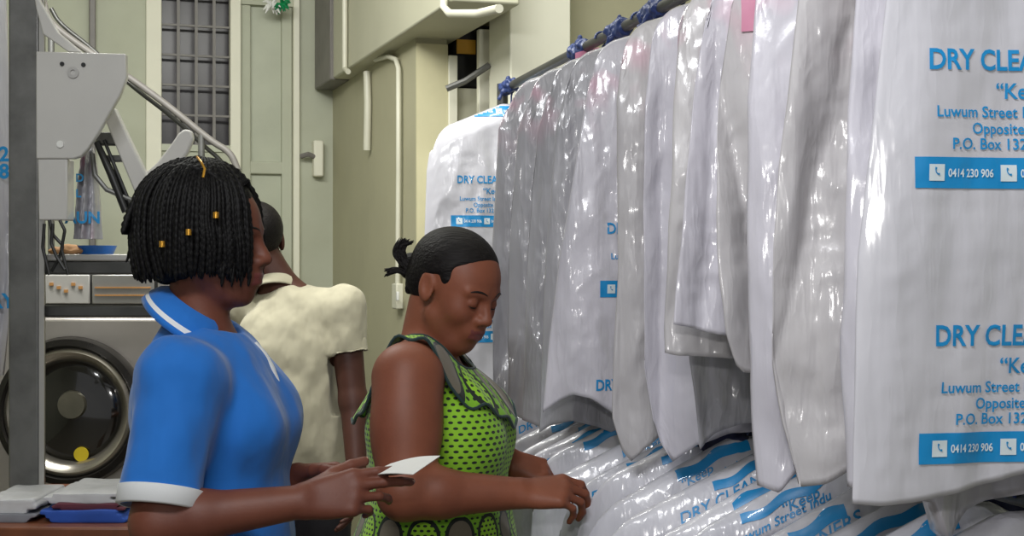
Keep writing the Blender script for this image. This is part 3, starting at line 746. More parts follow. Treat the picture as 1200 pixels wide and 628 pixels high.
def blk(Yr, rodz, px, py, k=1.0):
    R0 = np.array([RX(Yr), Yr, rodz]); q = (px-600)/F; t = (q*R0[1]-R0[0])/(RP[0]-q*RP[1]); z = CH-(py-HZ)/F*(R0[1]+t*RP[1])-rodz
    return print_block(t, z, k)

UG = 'bagged garments on the upper rail'
Yn = 1.60
def pink_tag(t0, z0, w=.02, h=.07):
    def ex(th_, yf):
        v, f = grid(t0, t0+w, z0-h, z0, 3, 6); y = yf(v[:, 0], v[:, 1])-.003
        mb = MB(); mb.add(np.stack([v[:, 0], y, v[:, 1]], 1), f); mb.add(np.stack([v[:, 0], y-.001, v[:, 1]], 1), f); mb.build('tag', M['pink'], th_)
    return ex
make_bag('garment_bag', 'nearest white garment bag on the upper rail with two full blue prints', Yn, UZ, [(-150, 1050), (0, 1038), (150, 1022), (300, 1006), (590, 998)], [(998, 590), (1030, 592), (1065, 588), (1110, 578), (1160, 563), (1210, 545), (1300, 548)],
         mat='bagn', seed=1, prints=(blk(Yn, UZ, 1077, 83), blk(Yn, UZ, 1086, 404)), fold=.005, th=.03, wamp=.4, group=UG, nx=80, nz=110)
make_bag('garment_bag', 'narrow white garment bag edge directly behind the nearest printed one', 1.70, UZ, [(-150, 1010), (0, 1003), (200, 985), (400, 976), (570, 982)], [(978, 566), (1010, 570), (1080, 585), (1100, 632), (1150, 588), (1250, 560)], seed=2, group=UG, mat='bagw')
make_bag('garment_bag', 'broad shiny white bag two behind the nearest printed one', 1.83, UZ, [(-150, 950), (0, 935), (140, 920), (280, 908), (400, 911), (500, 925), (565, 940)], [(936, 560), (942, 572), (965, 566), (990, 548), (1100, 540)], seed=3, group=UG, mat='bagi', fold=.020)
make_bag('garment_bag', 'white bag left of the broad shiny one, its hem reaching low', 1.96, UZ, [(-100, 900), (0, 885), (120, 872), (300, 869), (450, 873), (568, 881)], [(881, 566), (900, 573), (914, 552), (940, 530), (1040, 540)], seed=4, group=UG, mat='bagw', fold=.019)
make_bag('garment_bag', 'slim bag with short curved hem ending above the lower row', 2.07, UZ, [(-40, 862), (0, 858), (120, 846), (250, 838), (330, 840), (400, 848), (432, 862)], [(846, 402), (857, 424), (870, 436), (920, 440)], seed=5, group=UG, mat='bagi', tR=.24, extra=pink_tag(-.222, -.128, .018, .085))
make_bag('garment_bag', 'short white jacket bag with squared hem in the middle of the upper rail', 2.17, UZ, [(-20, 835), (60, 822), (200, 806), (300, 797), (380, 788)], [(788, 380), (812, 384), (842, 392), (920, 398)], seed=6, group=UG, mat='bagw', tR=.24, fold=.020)
make_bag('garment_bag', 'white bag peeking out left of the short squared hem, slightly longer', 2.27, UZ, [(0, 800), (120, 786), (260, 778), (414, 777)], [(777, 413), (790, 416), (804, 416), (880, 420)], seed=7, group=UG, mat='bagi', tR=.22)
make_bag('garment_bag', 'long bag with crumpled hem showing below the short squared one', 2.37, UZ, [(10, 795), (150, 790), (300, 800), (420, 803), (515, 818)], [(814, 508), (820, 526), (838, 508), (868, 496), (960, 490)], seed=8, group=UG, mat='bagg', tR=.22)
make_bag('garment_bag', 'long white bag whose hem dips to a point over the blue printed bags', 2.49, UZ, [(10, 768), (120, 756), (300, 755), (430, 758), (500, 770), (541, 786)], [(772, 505), (791, 542), (812, 520), (850, 505), (930, 500)], seed=9, group=UG, mat='bagw', tR=.24)
make_bag('garment_bag', 'tall pleated white bag right of the one printed DRY at its hem', 2.63, UZ, [(25, 735), (120, 722), (300, 722), (420, 716), (500, 716), (535, 730)], [(714, 495), (728, 528), (737, 539), (750, 524), (768, 510), (850, 500)], seed=10, group=UG, mat='bagi', tR=.24)
Yt = 2.88
make_bag('garment_bag', 'wide white bag with a blue phone strip at mid height and DRY at its hem', Yt, UZ, [(60, 700), (110, 688), (200, 672), (300, 655), (400, 643), (482, 636)], [(636, 483), (650, 472), (668, 461), (690, 466), (718, 484), (745, 500)], seed=11, group=UG, mat='bagw', fold=.009,
         prints=(blk(Yt, UZ, 692, 456, .98), blk(Yt, UZ, 706, 274, .98)), tR=.24)
make_bag('garment_bag', 'grey looking bag with crumpled hem just left of the wide printed one', 3.00, UZ, [(70, 672), (150, 652), (300, 640), (505, 632)], [(630, 508), (645, 498), (668, 492), (700, 500), (730, 512)], seed=12, group=UG, mat='bagg', tR=.22)
make_bag('garment_bag', 'grey translucent bag, third from the left in the crowded part of the rail', 3.12, UZ, [(85, 650), (150, 632), (300, 620), (490, 612)], [(612, 492), (632, 500), (660, 490)], seed=13, group=UG, mat='bagg')
make_bag('garment_bag', 'grey translucent bag, second from the left in the crowded part of the rail', 3.25, UZ, [(100, 625), (150, 608), (300, 598), (480, 596)], [(596, 484), (615, 492), (640, 480)], seed=14, group=UG, mat='bagg')
make_bag('garment_bag', 'grey translucent bag with pink top, leftmost in the crowded part of the rail', 3.38, UZ, [(115, 600), (150, 584), (300, 577), (470, 580)], [(579, 470), (600, 482), (630, 470)], seed=15, group=UG, mat='bagg')
Yf = 4.25
make_bag('garment_bag', 'white bag hanging alone at the far end of the rail behind the woman in green', Yf, UZ+.0, [(120, 540), (160, 506), (200, 500), (300, 497), (480, 500)], [(497, 500), (560, 505), (640, 500)], seed=16, group=UG, mat='bagn', fold=.006, slope=.42,
         prints=(blk(Yf, UZ, 533, 215), blk(Yf, UZ, 541, 350), blk(Yf, UZ, 548, 86)))

# lower row: shoulders seen from above
LG = 'bagged garments on the lower rail'
ords = ['nearest', 'second nearest', 'third nearest', 'fourth nearest', 'fifth nearest', 'sixth nearest', 'seventh', 'eighth', 'ninth', 'tenth', 'eleventh', 'twelfth', 'thirteenth', 'fourteenth', 'fifteenth', 'sixteenth', 'seventeenth', 'eighteenth', 'nineteenth']
rnd = random.Random(8); Yl = 1.72; i = 0
while Yl < 3.75 and i < 19:
    hw = .285+rnd.uniform(-.025, .02); dz = rnd.uniform(-.015, .015); sl = .50+rnd.uniform(-.06, .06); nk = .03-dz
    pr = []
    for (bd, sz, off, st) in ((('DRY CLEANERS', .026, .040, -.21),), (('Luwum Street Indu', .019, .050, -.20), ('“Keep', .022, .030, -.12)), ())[i % 3]:
        v, f = tmesh(bd, sz, .012); t_ = v[:, 0]+st+rnd.uniform(-.02, .04); zz = -nk-sl*np.maximum(np.abs(t_)-.03, 0)-off+v[:, 1]+rnd.uniform(-.006, .006)
        pr.append((np.stack([t_, zz], 1), f, 1, .0014))
    a0 = rnd.uniform(-.17, -.10)
    v, f = grid(a0, a0+.08+.05*(i % 3), -.022, -.008+.003*(i % 2), 20, 6); v = v.copy(); v[:, 1] += -nk-sl*np.maximum(np.abs(v[:, 0])-.03, 0)+.003*np.sin(v[:, 0]*90+i); pr.append((v, f, 1, .0012))
    lab = 'white printed garment bag on the lower rail, %s from the camera' % (ords[i] if i >= 6 else ords[i]) if i >= 6 else 'white printed garment bag on the lower rail, %s to the camera' % ords[i]
    L = .78+rnd.uniform(-.05, .05)
    make_bag('garment_bag', lab, Yl, LZ, (lambda z, hw=hw, s=i: -hw+.01*np.sin(z*9+s)), (lambda t, L=L, s=i: -L-.02*np.sin(t*14+s)), seed=40+i, group=LG, mat='bagl', tR=.27, th=.052, slope=sl, neck=nk, fold=.013, prints=[pr], nx=64, nz=80, corner_r=.07, lean=.25)
    Yl += .118; i += 1

# garment rack
t = thing('garment_rack', (RX(3), 3, 0), 'steel garment rack with a dark upper rod carrying the bagged clothes', 'garment rack')
def rp(Y, z): return np.array([RX(Y), Y, z])
MB().tube([rp(1.2, UZ), rp(2.5, UZ), rp(4.36, UZ)], .013, 14).build('upper_rod', M['rail'], t)
MB().tube([rp(1.2, LZ), rp(2.5, LZ), rp(4.36, LZ)], .013, 14).build('lower_rod', M['rail'], t)
for Yq in (1.25, 4.36): MB().tube([rp(Yq, 0), rp(Yq, 1), rp(Yq, UZ+.02)], .017, 12).build('upright', M['rail'], t)
for Yq in (1.25, 4.36): MB().tube([rp(Yq, .03)-RP*.25, rp(Yq, .03), rp(Yq, .03)+RP*.25], .015, 10).build('foot', M['rail'], t)
# blue ties and a pink tag around the rod
for k, (Yq, lab) in enumerate(((4.28, 'blue cloth tie knotted on the far end of the upper rod'), (3.55, 'blue cloth tie on the upper rod beside the pink slip'), (3.25, 'blue cloth tie on the upper rod above the crowded bags'), (3.02, 'blue cloth tie on the upper rod near the top of the picture'))):
    mb = MB(); c = rp(Yq, UZ)
    S_ = SDF().u(cap(c-RD*.04, c+RD*.04, .021)).u(cap(c+[0, -.01, 0], c+np.array([-.03, -.01, -.035]), .008, .004)).u(cap(c, c+np.array([.0, -.012, .028]), .009, .005))
    V, F_ = S_.mesh(c-.09, c+.09, .003); V = wobble(V, F_, .008, 70, k)
    tag(MB().add(V, F_).build('cloth_tie', M['hook'], origin=c), lab, 'tie')
c = P(688, 68, 3.5); mb = MB(); v, f = grid(-.03, .03, -.035, .02, 6, 6)
for dy in (0, .0012): mb.add(np.stack([c[0]+v[:, 0], c[1]+dy+.012*np.sin(v[:, 0]*60), c[2]+v[:, 1]+v[:, 0]*.3], 1), f)
tag(mb.build('paper_slip', M['pink'], origin=c), 'small pink slip hanging from the upper rod beside the blue tie', 'paper slip')

# dark garment showing between upper hems and lower bags
def lump(name, c, r, m, label, seed, cat='garment'):
    S_ = SDF().u(ell(c, r)).u(ell(np.array(c)+np.array([r[0]*.7, r[1]*.3, -r[2]*.3]), np.array(r)*.7), .03)
    V, F_ = S_.mesh(np.array(c)-np.array(r)*2.2, np.array(c)+np.array(r)*2.2, .005); V = wobble(V, F_, .02, 26, seed)
    tag(MB().add(V, F_).build(name, M[m], origin=c), label, cat)
lump('folded_garment', P(868, 514, 2.62), (.08, .09, .038), 'navy', 'dark navy garment lying on the lower bags under the hems', 3)
lump('folded_garment', P(1160, 578, 2.0), (.055, .09, .03), 'navy', 'dark patterned garment lying under the nearest bag at the right', 6)

# --- plastic bags at the left
def loose_bag(name, Y, left, right, label, seed, prints=(), m='bagg'):
    """free-hanging plastic bag between two outlines [(py,px)..]"""
    nx, nz = 20, 60; ys = np.linspace(left[0][0], left[-1][0], nz+1)
    l = np.interp(ys, *zip(*left)); r = np.interp(ys, *zip(*right)); mb = MB(); V = []
    for side in (1, -1):
        for j, py in enumerate(ys):
            for i in range(nx+1):
                u = i/nx; p = P(l[j]+(r[j]-l[j])*u, py, Y); d = .028*math.sqrt(max(0, 1-(2*u-1)**4))*min(1, (j+.0)/6+.1)
                d *= 1+.45*math.sin(u*17+seed+j*.09)+.2*mnoise.noise(Vector((u*9, j*.3, seed)))
                V.append(p+np.array([0, -side*d, 0]))
    n1 = (nx+1)*(nz+1); f = [(j*(nx+1)+i, j*(nx+1)+i+1, (j+1)*(nx+1)+i+1, (j+1)*(nx+1)+i) for j in range(nz) for i in range(nx)]
    mb.add(V, f+[tuple(q+n1 for q in reversed(x)) for x in f], 0)
    for body, px, py, sz in prints:
        v, ff = tmesh(body, sz, .03); p = P(px, py, Y)
        mb.add(np.stack([p[0]+v[:, 0], np.full(len(v), Y-.042), p[2]+v[:, 1]], 1), ff, 1)
    return tag(mb.build(name, [M[m], M['print']], origin=P(left[0][1], left[0][0], Y), sharp=0), label, 'plastic bag')
loose_bag('plastic_bag', 3.31, [(168, 100), (215, 92), (280, 88)], [(168, 108), (215, 114), (282, 121)], 'clear bag printed AUN hanging behind the pressing machine', 2, (('AUN', 83, 262, .038), ('L', 95, 232, .026), ('D', 95, 214, .026)), 'bagg')
loose_bag('plastic_bag', 3.5, [(-30, -30), (200, -34), (440, -36)], [(-30, 6), (60, 9), (200, 16), (330, 15), (440, 3)], 'pale plastic bag at the left edge of the picture behind the post', 5, (('2', 6, 190, .05), ('8', 6, 210, .05), ('DRY', -22, 360, .05)), 'bagg')

# ================================================================== PEOPLE
def person(name, root, label): return thing(name, (root[0], root[1], 0), label, 'person')
def add_legs(S, X, hipw=.085, h=.9, sh=(0, 0, 0)):
    for s in (-1, 1):
        hip, kn, an = X(0, s*hipw, h), X(.01, s*(hipw+.005), .48), X(-.01, s*(hipw+.01), .09)
        S.u(cap(hip, kn, .085, .055), .04); S.u(cap(kn, an, .056, .036), .02); S.u(cap(X(-.02, s*(hipw+.01), .035), X(.15, s*(hipw+.02), .022), .030, .022), .02)
def bounds(pts, m): pts = np.array(pts); return pts.min(0)-m, pts.max(0)+m
def trousers(t, X, lo, hi, m, hipw=.085, waist=1.0, infl_=.014):
    S = SDF(); S.u(ell(X(0, 0, .95), (.125, .17, .13), X.R), .03)
    for s in (-1, 1):
        S.u(cap(X(0, s*hipw, .9), X(.01, s*(hipw+.005), .48), .098, .07), .04); S.u(cap(X(.01, s*(hipw+.005), .48), X(-.01, s*(hipw+.01), .08), .07, .058), .02)
    S.clip(plane(X(0, 0, waist), (0, 0, 1))).clip(plane(X(0, 0, .06), (0, 0, -1)))
    V, F_ = S.mesh(lo, hi, .008); MB().add(wobble(V, F_, .006, 12), F_).build('trousers', M[m], t)
    S = SDF()
    for s in (-1, 1): S.u(cap(X(-.03, s*(hipw+.01), .04), X(.16, s*(hipw+.02), .032), .042, .034), .01)
    S.clip(plane((0, 0, .001), (0, 0, -1))); V, F_ = S.mesh(lo, [hi[0], hi[1], .12], .006); MB().add(V, F_).build('shoes', M['shoe'], t)
class Xf:
    def __init__(s, root, th): s.o = np.array([root[0], root[1], 0.]); s.R = rotz(th)
    def __call__(s, x, y, z): return s.o+s.R@np.array([x, y, z])

# ---------------- woman in the blue polo shirt
rt = P(245, 0, 2.45); X = Xf((-.53, 2.45), math.radians(-7)); t = person('person', (-.53, 2.45), 'young woman with short black braids in a blue polo shirt reading a white slip')
S = SDF()
S.u(ell(X(-.005, 0, .95), (.115, .165, .13), X.R), .03).u(ell(X(.0, 0, 1.09), (.10, .135, .15), X.R), .04).u(ell(X(-.01, 0, 1.25), (.105, .145, .16), X.R), .04)
for s in (-1, 1): S.u(ell(X(.075, s*.068, 1.235), (.06, .06, .062), X.R), .03)
add_legs(S, X)
sN, eN, wN = P(212, 444, 2.29), P(186, 612, 2.22), P(352, 588, 2.24)
sF, eF, wF = X(-.03, .155, 1.33), P(262, 600, 2.66), P(348, 560, 2.50)
nb = P(232, 407, 2.45)
S.u(cap(nb+[0, -.07, -.04], sN, .046, .050), .03).u(cap(nb+[0, .10, -.01], sF, .05, .052), .05)
Rh = frame((math.cos(math.radians(-6))*math.cos(.12), math.sin(math.radians(-6)), -.06), (0, 0, 1))
hc = P(246, 281, 2.45)
S.u(cap(nb+[0, 0, -.02], hc+[-.018, 0, -.06], .054, .050), .03)
T1 = head(S, hc, Rh, .985)
for a, b, c_ in ((sN, eN, wN), (sF, eF, wF)):
    S.u(cap(a, b, .050, .043), .02); m_ = b*.72+c_*.28; S.u(cap(b, m_, .042, .0395), .02); S.u(cap(m_, c_, .0395, .0265), .02)
nl1 = []
cu = dict(i=(10, 14, 8), m=(12, 16, 10), r=(24, 40, 22), p=(38, 52, 28))
hand(S, wN, (.97, .10, .16), (.05, -.90, .38), cu, True, 1.0, thumb=(.86, .50, -.30), tcurl=.45, nails=nl1, spread=.0)
hand(S, wF, (.95, -.30, .05), (.1, .75, .6), dict(i=(20, 30, 15), m=(25, 35, 15), r=(30, 35, 20), p=(35, 35, 20)), False, .95, thumb=(.8, .5, -.3), tcurl=.3, nails=nl1)
lo, hi = np.array([-.80, 2.10, -.01]), np.array([-.12, 2.80, 1.75])
V, F_ = S.mesh(lo, hi, .003)
def face_mats(V, F_, T, R, c, sc):
    cen = V[F_].mean(1); q = (cen-c)@R/sc; m = np.zeros(len(F_), int)
    lip = (q[:, 0] > .086) & (np.abs(q[:, 1]) < .023) & (q[:, 2] < -.0525+.0*q[:, 0]) & (q[:, 2] > -.0755); m[lip] = 1
    return m
def body_build(t, V, F_, R, c, sc, mats, nails, extra=None):
    V = relax(V, F_, 1); mb = MB(); fm = face_mats(V, F_, None, R, c, sc); mb.add(V, F_, 0); mb.m = fm.tolist()
    nailmesh(mb, nails, 2)
    for s in (-1, 1):   # lash line of the lowered lids and eyebrows
        for k, (z, wv, r, x) in enumerate(((-.0062, .0125, .0013, .0855), (.0225, .018, .0022, .087))):
            pts = []
            for u in np.linspace(-1, 1, 11):
                yy = s*(.031+u*wv); zz = z+(-.003*(1-u*u) if k == 0 else .004*(1-u*u)-.001)
                xx = (.0735+.0138*math.sqrt(max(0, 1-((yy-s*.031)/.0148)**2-((zz+.001)/.0128)**2))+.0006) if k == 0 else .0938-(abs(yy)-.012)/.034*.0145
                pts.append(c+R@(np.array([xx, yy, zz])*sc))
            mb.tube(pts, [r*.4, r, r, r*.4], 6, 3)
    return mb.build('body', mats, t, sharp=0, fixn=False)
body_build(t, V, F_, Rh, hc, .985, [M['skin1'], M['lip1'], M['nail'], M['lash']], nl1)
# polo
S = SDF()
S.u(ell(X(.005, 0, .97), (.140, .180, .16), X.R), .03).u(ell(X(.018, 0, 1.09), (.128, .155, .17), X.R), .05).u(ell(X(-.002, 0, 1.25), (.125, .160, .16), X.R), .04)
for s in (-1, 1): S.u(ell(X(.085, s*.062, 1.225), (.068, .068, .072), X.R), .05)
S.u(cap(nb+[0, -.07, -.035], sN, .054, .060), .04).u(cap(nb+[0, .08, -.02], sF, .060, .062), .05)
sd = nrm(eN-sN); hemN = sN+sd*.205
S.u(cap(sN+[0, -.004, -.005], sN+sd*.26, .069, .0655), .03).cut(cap(sN+sd*.17, eN, .054, .048), .004)
fd = nrm(eF-sF); S.u(cap(sF, sF+fd*.26, .064, .060), .03)
# end sleeves with planes that only touch the arms
def endcap(c, d, r): return ell(c+d*(.17), (r, r, .17), frame(np.cross(d, [0, 1, .1]), d)[:, [0, 1, 2]])
def cyl(a, d, r, L):
    def f(p):
        q = p-a; h = q@d; rr = np.linalg.norm(q-h[..., None]*d, axis=-1); return np.maximum(np.maximum(-h, h-L), rr-r)
    return f
S.cut(cyl(hemN, sd, .092, .12), .003); S.cut(cyl(sF+fd*.20, fd, .10, .12), .003)
ndir = nrm(hc+[-.018, 0, -.06]-nb)
S.u(cap(nb+[-.004, 0, -.055], nb+[-.004, 0, .005], .070, .064), .04)
S.cut(cap(nb+ndir*.050+[.014, 0, 0], nb+ndir*.2, .064, .080), .010)
S.clip(plane((0, 0, .90), (0, 0, -1)))
V, F_ = S.mesh([-.80, 2.14, .88], [-.3, 2.76, 1.5], .004)
V = wobble(V, F_, .010, 9, 1.3, (1, 1, .6)); V = wobble(V, F_, .004, 26, 4, (1, 1, .7)); MB().add(relax(V, F_, 1), F_).build('polo_shirt', M['polo'], t, sharp=0, fixn=False)
def ringband(a, d, L, r0, r1, thick, mat, nm, parent, seg=64):
    mb = MB(); mb.lathe(a, d, [(r0, 0), (r0+thick, .001), (r1+thick, L-.002), (r1, L), (r1-.004, L), (r0-.004, 0)], seg); return mb.build(nm, mat, parent, sharp=60)
ringband(hemN-sd*.026+[0, -.003, 0], sd, .030, .0675, .0665, .0035, M['polow'], 'sleeve_band', t)
ringband(sF+fd*.17, fd, .034, .060, .061, .004, M['polow'], 'sleeve_band', t)
# collar: sloping flap around the neck
def collar(t, c, up, fwd, rt_, rb_, hgt, drop, opening, name, mats, stripe=True):
    R = frame(fwd, up); mb = MB(); n = 72; rows = [0, .25, .60, .68, .82, .86, 1.0]
    for side in (0, 1):
        v = []; 
        for q in rows:
            for i in range(n+1):
                a = opening+(2*math.pi-2*opening)*i/n; cf = (1+math.cos(a))/2
                r = rt_+(rb_-rt_)*q**.7+.004*math.sin(a*3)*q-(.0025 if side else 0); z = -hgt*q*(1+.35*cf)-drop*cf*cf*q+.004*math.sin(math.pi*q)-.018*cf
                v.append(c+R@np.array([r*math.cos(a)*1.04, r*math.sin(a), z]))
        f = [[(j*(n+1)+i, j*(n+1)+i+1, (j+1)*(n+1)+i+1, (j+1)*(n+1)+i) for i in range(n)] for j in range(len(rows)-1)]
        base = mb.n; mb.v.append(np.array(v)); 
        for j, fr in enumerate(f):
            for q in fr:
                mb.f.append(tuple(x+base for x in q)); mb.m.append(1 if (stripe and j == 3) else 0)
        mb.n += len(v)
    N = (n+1)*len(rows)
    for i in range(n):
        j = (len(rows)-1)*(n+1); mb.f.append((j+i, j+i+1, N+j+i+1, N+j+i)); mb.m.append(0)
    return mb.build(name, mats, t, sharp=0)
collar(t, nb+ndir*.082+[.004, 0, 0], (0, 0, 1), (1, -.1, -.46), .059, .094, .038, .006, .30, 'collar', [M['polo'], M['polow']])
# placket and the white edge of the open neck
mb = MB(); pts = []
for q in np.linspace(0, 1, 14):
    p = P(298+27*q, 402+46*q, 2.46); pts.append(p)
mb.tube(pts, [.005, .010, .010, .005], 10); mb.build('placket_lining', M['polow'], t)
trousers(t, X, lo, hi, 'trouser', waist=.98)
# braids
mb = MB(); rnd = random.Random(3)
hr = SDF(); hr.u(ell(T1(-.020, 0, .040), np.array([.100, .088, .082]), Rh), .02).u(ell(T1(-.045, 0, -.015), np.array([.080, .084, .075]), Rh), .03)
hr.cut(ell(T1(.085, 0, -.035), np.array([.070, .085, .085]), Rh), .01).clip(plane(T1(0, 0, -.068), Rh@np.array([.25, 0, -1])), .008)
V, F_ = hr.mesh(hc-.16, hc+.16, .004); V = wobble(V, F_, .006, 40, 2); mb.add(V, F_)
braid_ends = []
def braid(pts, r):
    q = smooth_pts(pts); L = np.concatenate([[0], np.cumsum(np.linalg.norm(np.diff(q, axis=0), axis=1))]); n = max(8, int(L[-1]/.004))
    s_ = np.linspace(0, L[-1], n); q = np.stack([np.interp(s_, L, q[:, i]) for i in range(3)], 1); rr = r*(1+.22*np.sin(np.arange(n)*2.1)); rr[-3:] *= [.8, .55, .2]
    mb.tube(q, rr, 6)
for k in range(320):
    az = math.radians(rnd.uniform(32, 180))*(1 if k % 5 < 1 else -1)         # mostly the near side
    lay = rnd.uniform(0, 1); ex = .006+.012*lay
    st = rnd.uniform(.05, .5)
    pts = []
    for pol in np.linspace(st, 1.62, 6):
        rx, ry, rz = .104+ex, .090+ex, .086+ex
        pts.append(T1(-.020+rx*math.sin(pol)*math.cos(az), ry*math.sin(pol)*math.sin(az), .040+rz*math.cos(pol)))
    e = pts[-1]; back = (1-math.cos(az))/2
    endz = rnd.uniform(1.470, 1.485)+.014*(1-back)+.012*back*rnd.random(); 
    if abs(math.degrees(az)) < 50: endz = rnd.uniform(1.475, 1.50)
    out = .012*rnd.uniform(-.6, .6)
    pts.append(e+np.array([out*.4+.006*(1 if back < .4 else 0), out*.3, -(e[2]-endz)*.5])); pts.append(np.array([e[0]+out+.012*(back > .6), e[1]+(hc[1]-e[1])*.12, endz]))
    braid(pts, rnd.uniform(.0032, .0046))
for k in range(11):   # thin braids hanging past the cheek
    a = -math.radians(26+k*3.2); e = T1(-.016+.112*math.cos(a), .094*math.sin(a), .03)
    braid([T1(.03, -.03, .125), T1(-.016+.098*math.cos(a), .080*math.sin(a), .085), e, e+np.array([.002, -.003, -.05]), np.array([e[0]+.004*(k % 3)-.004, e[1]-.002, 1.468+.014*((k*7) % 3)])], .0036)
for k in range(26):   # swept over the crown, gathered to the back
    y = (k/25-.5)*.13; pts = [T1(.062-abs(y)*.2, y, .105-abs(y)*.45), T1(.03, y*1.05, .134-abs(y)*.35), T1(-.03, y*.95, .142-abs(y)*.25), T1(-.085, y*.7, .118-abs(y)*.1), T1(-.122, y*.9, .060), T1(-.130, y*1.2, .0)]
    braid(pts, .0062)
for k in range(5):
    pts = [T1(-.11, -.02+k*.004, .03), T1(-.130, -.03+k*.004, -.01), T1(-.136-.002*k, -.03+k*.003, -.025-.006*k)]; braid(pts, .0035)
ho = mb.build('braids', M['hair'], t, sharp=0, fixn=False)
for px, py in ((253, 252), (221, 272), (190, 286)):
    c = P(px, py, 2.338 if px > 200 else 2.346); MB().tube([c+[0, 0, .005], c, c-[0, 0, .005]], .0050, 10).build('gold_bead', M['gold'], ho)
mb = MB(); mb.tube([P(231, 184, 2.40), P(236, 190, 2.36), P(240, 198, 2.345), P(238, 208, 2.34)], .0022, 6); mb.build('gold_thread', M['gold'], ho)
# slip of paper in her hands
p0, p1, p2, p3 = P(424, 559, 2.30), P(458, 543, 2.30), P(516, 534, 2.27), P(484, 556, 2.18)
mb = MB(); n = 10; v = []
for dz in (0, -.0008):
    for i in range(n+1):
        for j in range(n+1):
            a, b = i/n, j/n; p = (p0*(1-a)+p3*a)*(1-b)+(p1*(1-a)+p2*a)*b; v.append(p+np.array([0, 0, dz+.004*math.sin(a*3.1)]))
f = [(i*(n+1)+j, i*(n+1)+j+1, (i+1)*(n+1)+j+1, (i+1)*(n+1)+j) for i in range(n) for j in range(n)]; k = (n+1)**2
f += [tuple(x+k for x in q[::-1]) for q in f]
mb.add(v, f); tag(mb.build('paper_slip', M['white'], origin=p0), 'white paper slip held in both hands by the woman in blue', 'paper slip')

# ---------------- woman in the green printed dress
X = Xf((P(508, 0, 2.8)[0], 2.8), math.radians(-10)); t = person('person', (X.o[0], X.o[1]), 'woman with tied back hair in a lime green printed dress sorting the bagged clothes')
th2 = X.R
sN, eN, wN = P(478, 443, 2.64), P(474, 578, 2.56), P(606, 578, 2.60)
sF, eF, wF = X(-.02, .165, 1.27), P(560, 560, 3.02), P(592, 538, 2.98)
nb = P(497, 418, 2.8)
S = SDF()
def torso2(S, d):
    S.u(ell(X(-.0, 0, .90), (.135+d, .175+d, .15), X.R), .03).u(ell(X(.012, 0, 1.03), (.125+d, .155+d, .15), X.R), .05).u(ell(X(.0, 0, 1.18), (.115+d, .155+d, .14), X.R), .05)
    for s in (-1, 1): S.u(ell(X(.078, s*.068, 1.165), (.062+d, .065+d, .065+d), X.R), .05)
torso2(S, 0); add_legs(S, X, h=.85)
S.u(cap(nb+[-.01, -.08, -.015], sN, .052, .060), .05).u(cap(nb+[0, .09, -.02], sF, .052, .058), .05)
fy = math.radians(-38); pit = math.radians(-22)
Rh = frame((math.cos(fy)*math.cos(pit), math.sin(fy)*math.cos(pit), math.sin(pit)), (0.10, 0, 1))
hc = P(533, 338, 2.78)
S.u(cap(nb+[-.0, 0, -.03], hc-Rh[:, 0]*.035-Rh[:, 2]*.05, .060, .052), .04)
T2 = head(S, hc, Rh, .975)
for a, b, c_ in ((sN, eN, wN), (sF, eF, wF)):
    S.u(cap(a, b, .062, .048), .03); S.u(ell(a*.55+b*.45, (.060, .056, .09)), .04); m_ = b*.70+c_*.30; S.u(cap(b, m_, .047, .044), .02); S.u(cap(m_, c_, .044, .029), .02)
nl2 = []
cu = dict(i=(30, 42, 25), m=(34, 44, 28), r=(38, 46, 28), p=(42, 46, 28))
hand(S, wN, (.96, .02, .06), (-.10, -.62, .78), cu, True, .98, thumb=(.80, .45, -.55), tcurl=.3, nails=nl2)
hand(S, wF, (.86, -.1, -.26), (.25, -.55, .8), cu, False, .98, thumb=(.8, .4, -.6), tcurl=.3, nails=nl2)
lo, hi = np.array([-.42, 2.42, -.01]), np.array([.22, 3.12, 1.62])
V, F_ = S.mesh(lo, hi, .003)
body_build(t, V, F_, Rh, hc, .975, [M['skin2'], M['lip2'], M['nail'], M['lash']], nl2)
# dress
S = SDF(); torso2(S, .014)
S.u(cap(nb+[-.01, -.09, -.045], sN+[.0, .03, -.01], .045, .055), .04).u(cap(nb+[0, .09, -.04], sF, .045, .055), .04)
S.u(cap(X(.0, 0, .9), X(.0, 0, .45), .165, .20), .05)
S.cut(cap(sN+[-.005, -.03, .03], eN, .075, .070), .006); S.cut(cap(sF+[0, .03, .02], eF, .075, .060), .006)
S.cut(cap(nb+[.02, 0, .03], nb+[.0, 0, .2], .090, .11), .008); S.clip(plane((0, 0, .42), (0, 0, -1)))
V, F_ = S.mesh([-.45, 2.5, .40], [.2, 3.1, 1.45], .004)
V = wobble(V, F_, .008, 10, 7, (1, 1, .6)); V = relax(V, F_, 1)
mb = MB().add(V, F_); q = (V-X.o)@X.R; ang = np.arctan2(-q[:, 1], q[:, 0]+.0)  # 0 front, near side positive
ang = np.where(ang < -2.3, ang+2*math.pi, ang)
zh = CH-(600-HZ)/F*2.7
mb.uv = np.stack([ang*.15, q[:, 2]-zh], 1)
mb.build('dress', M['dress'], t, sharp=0, fixn=False)
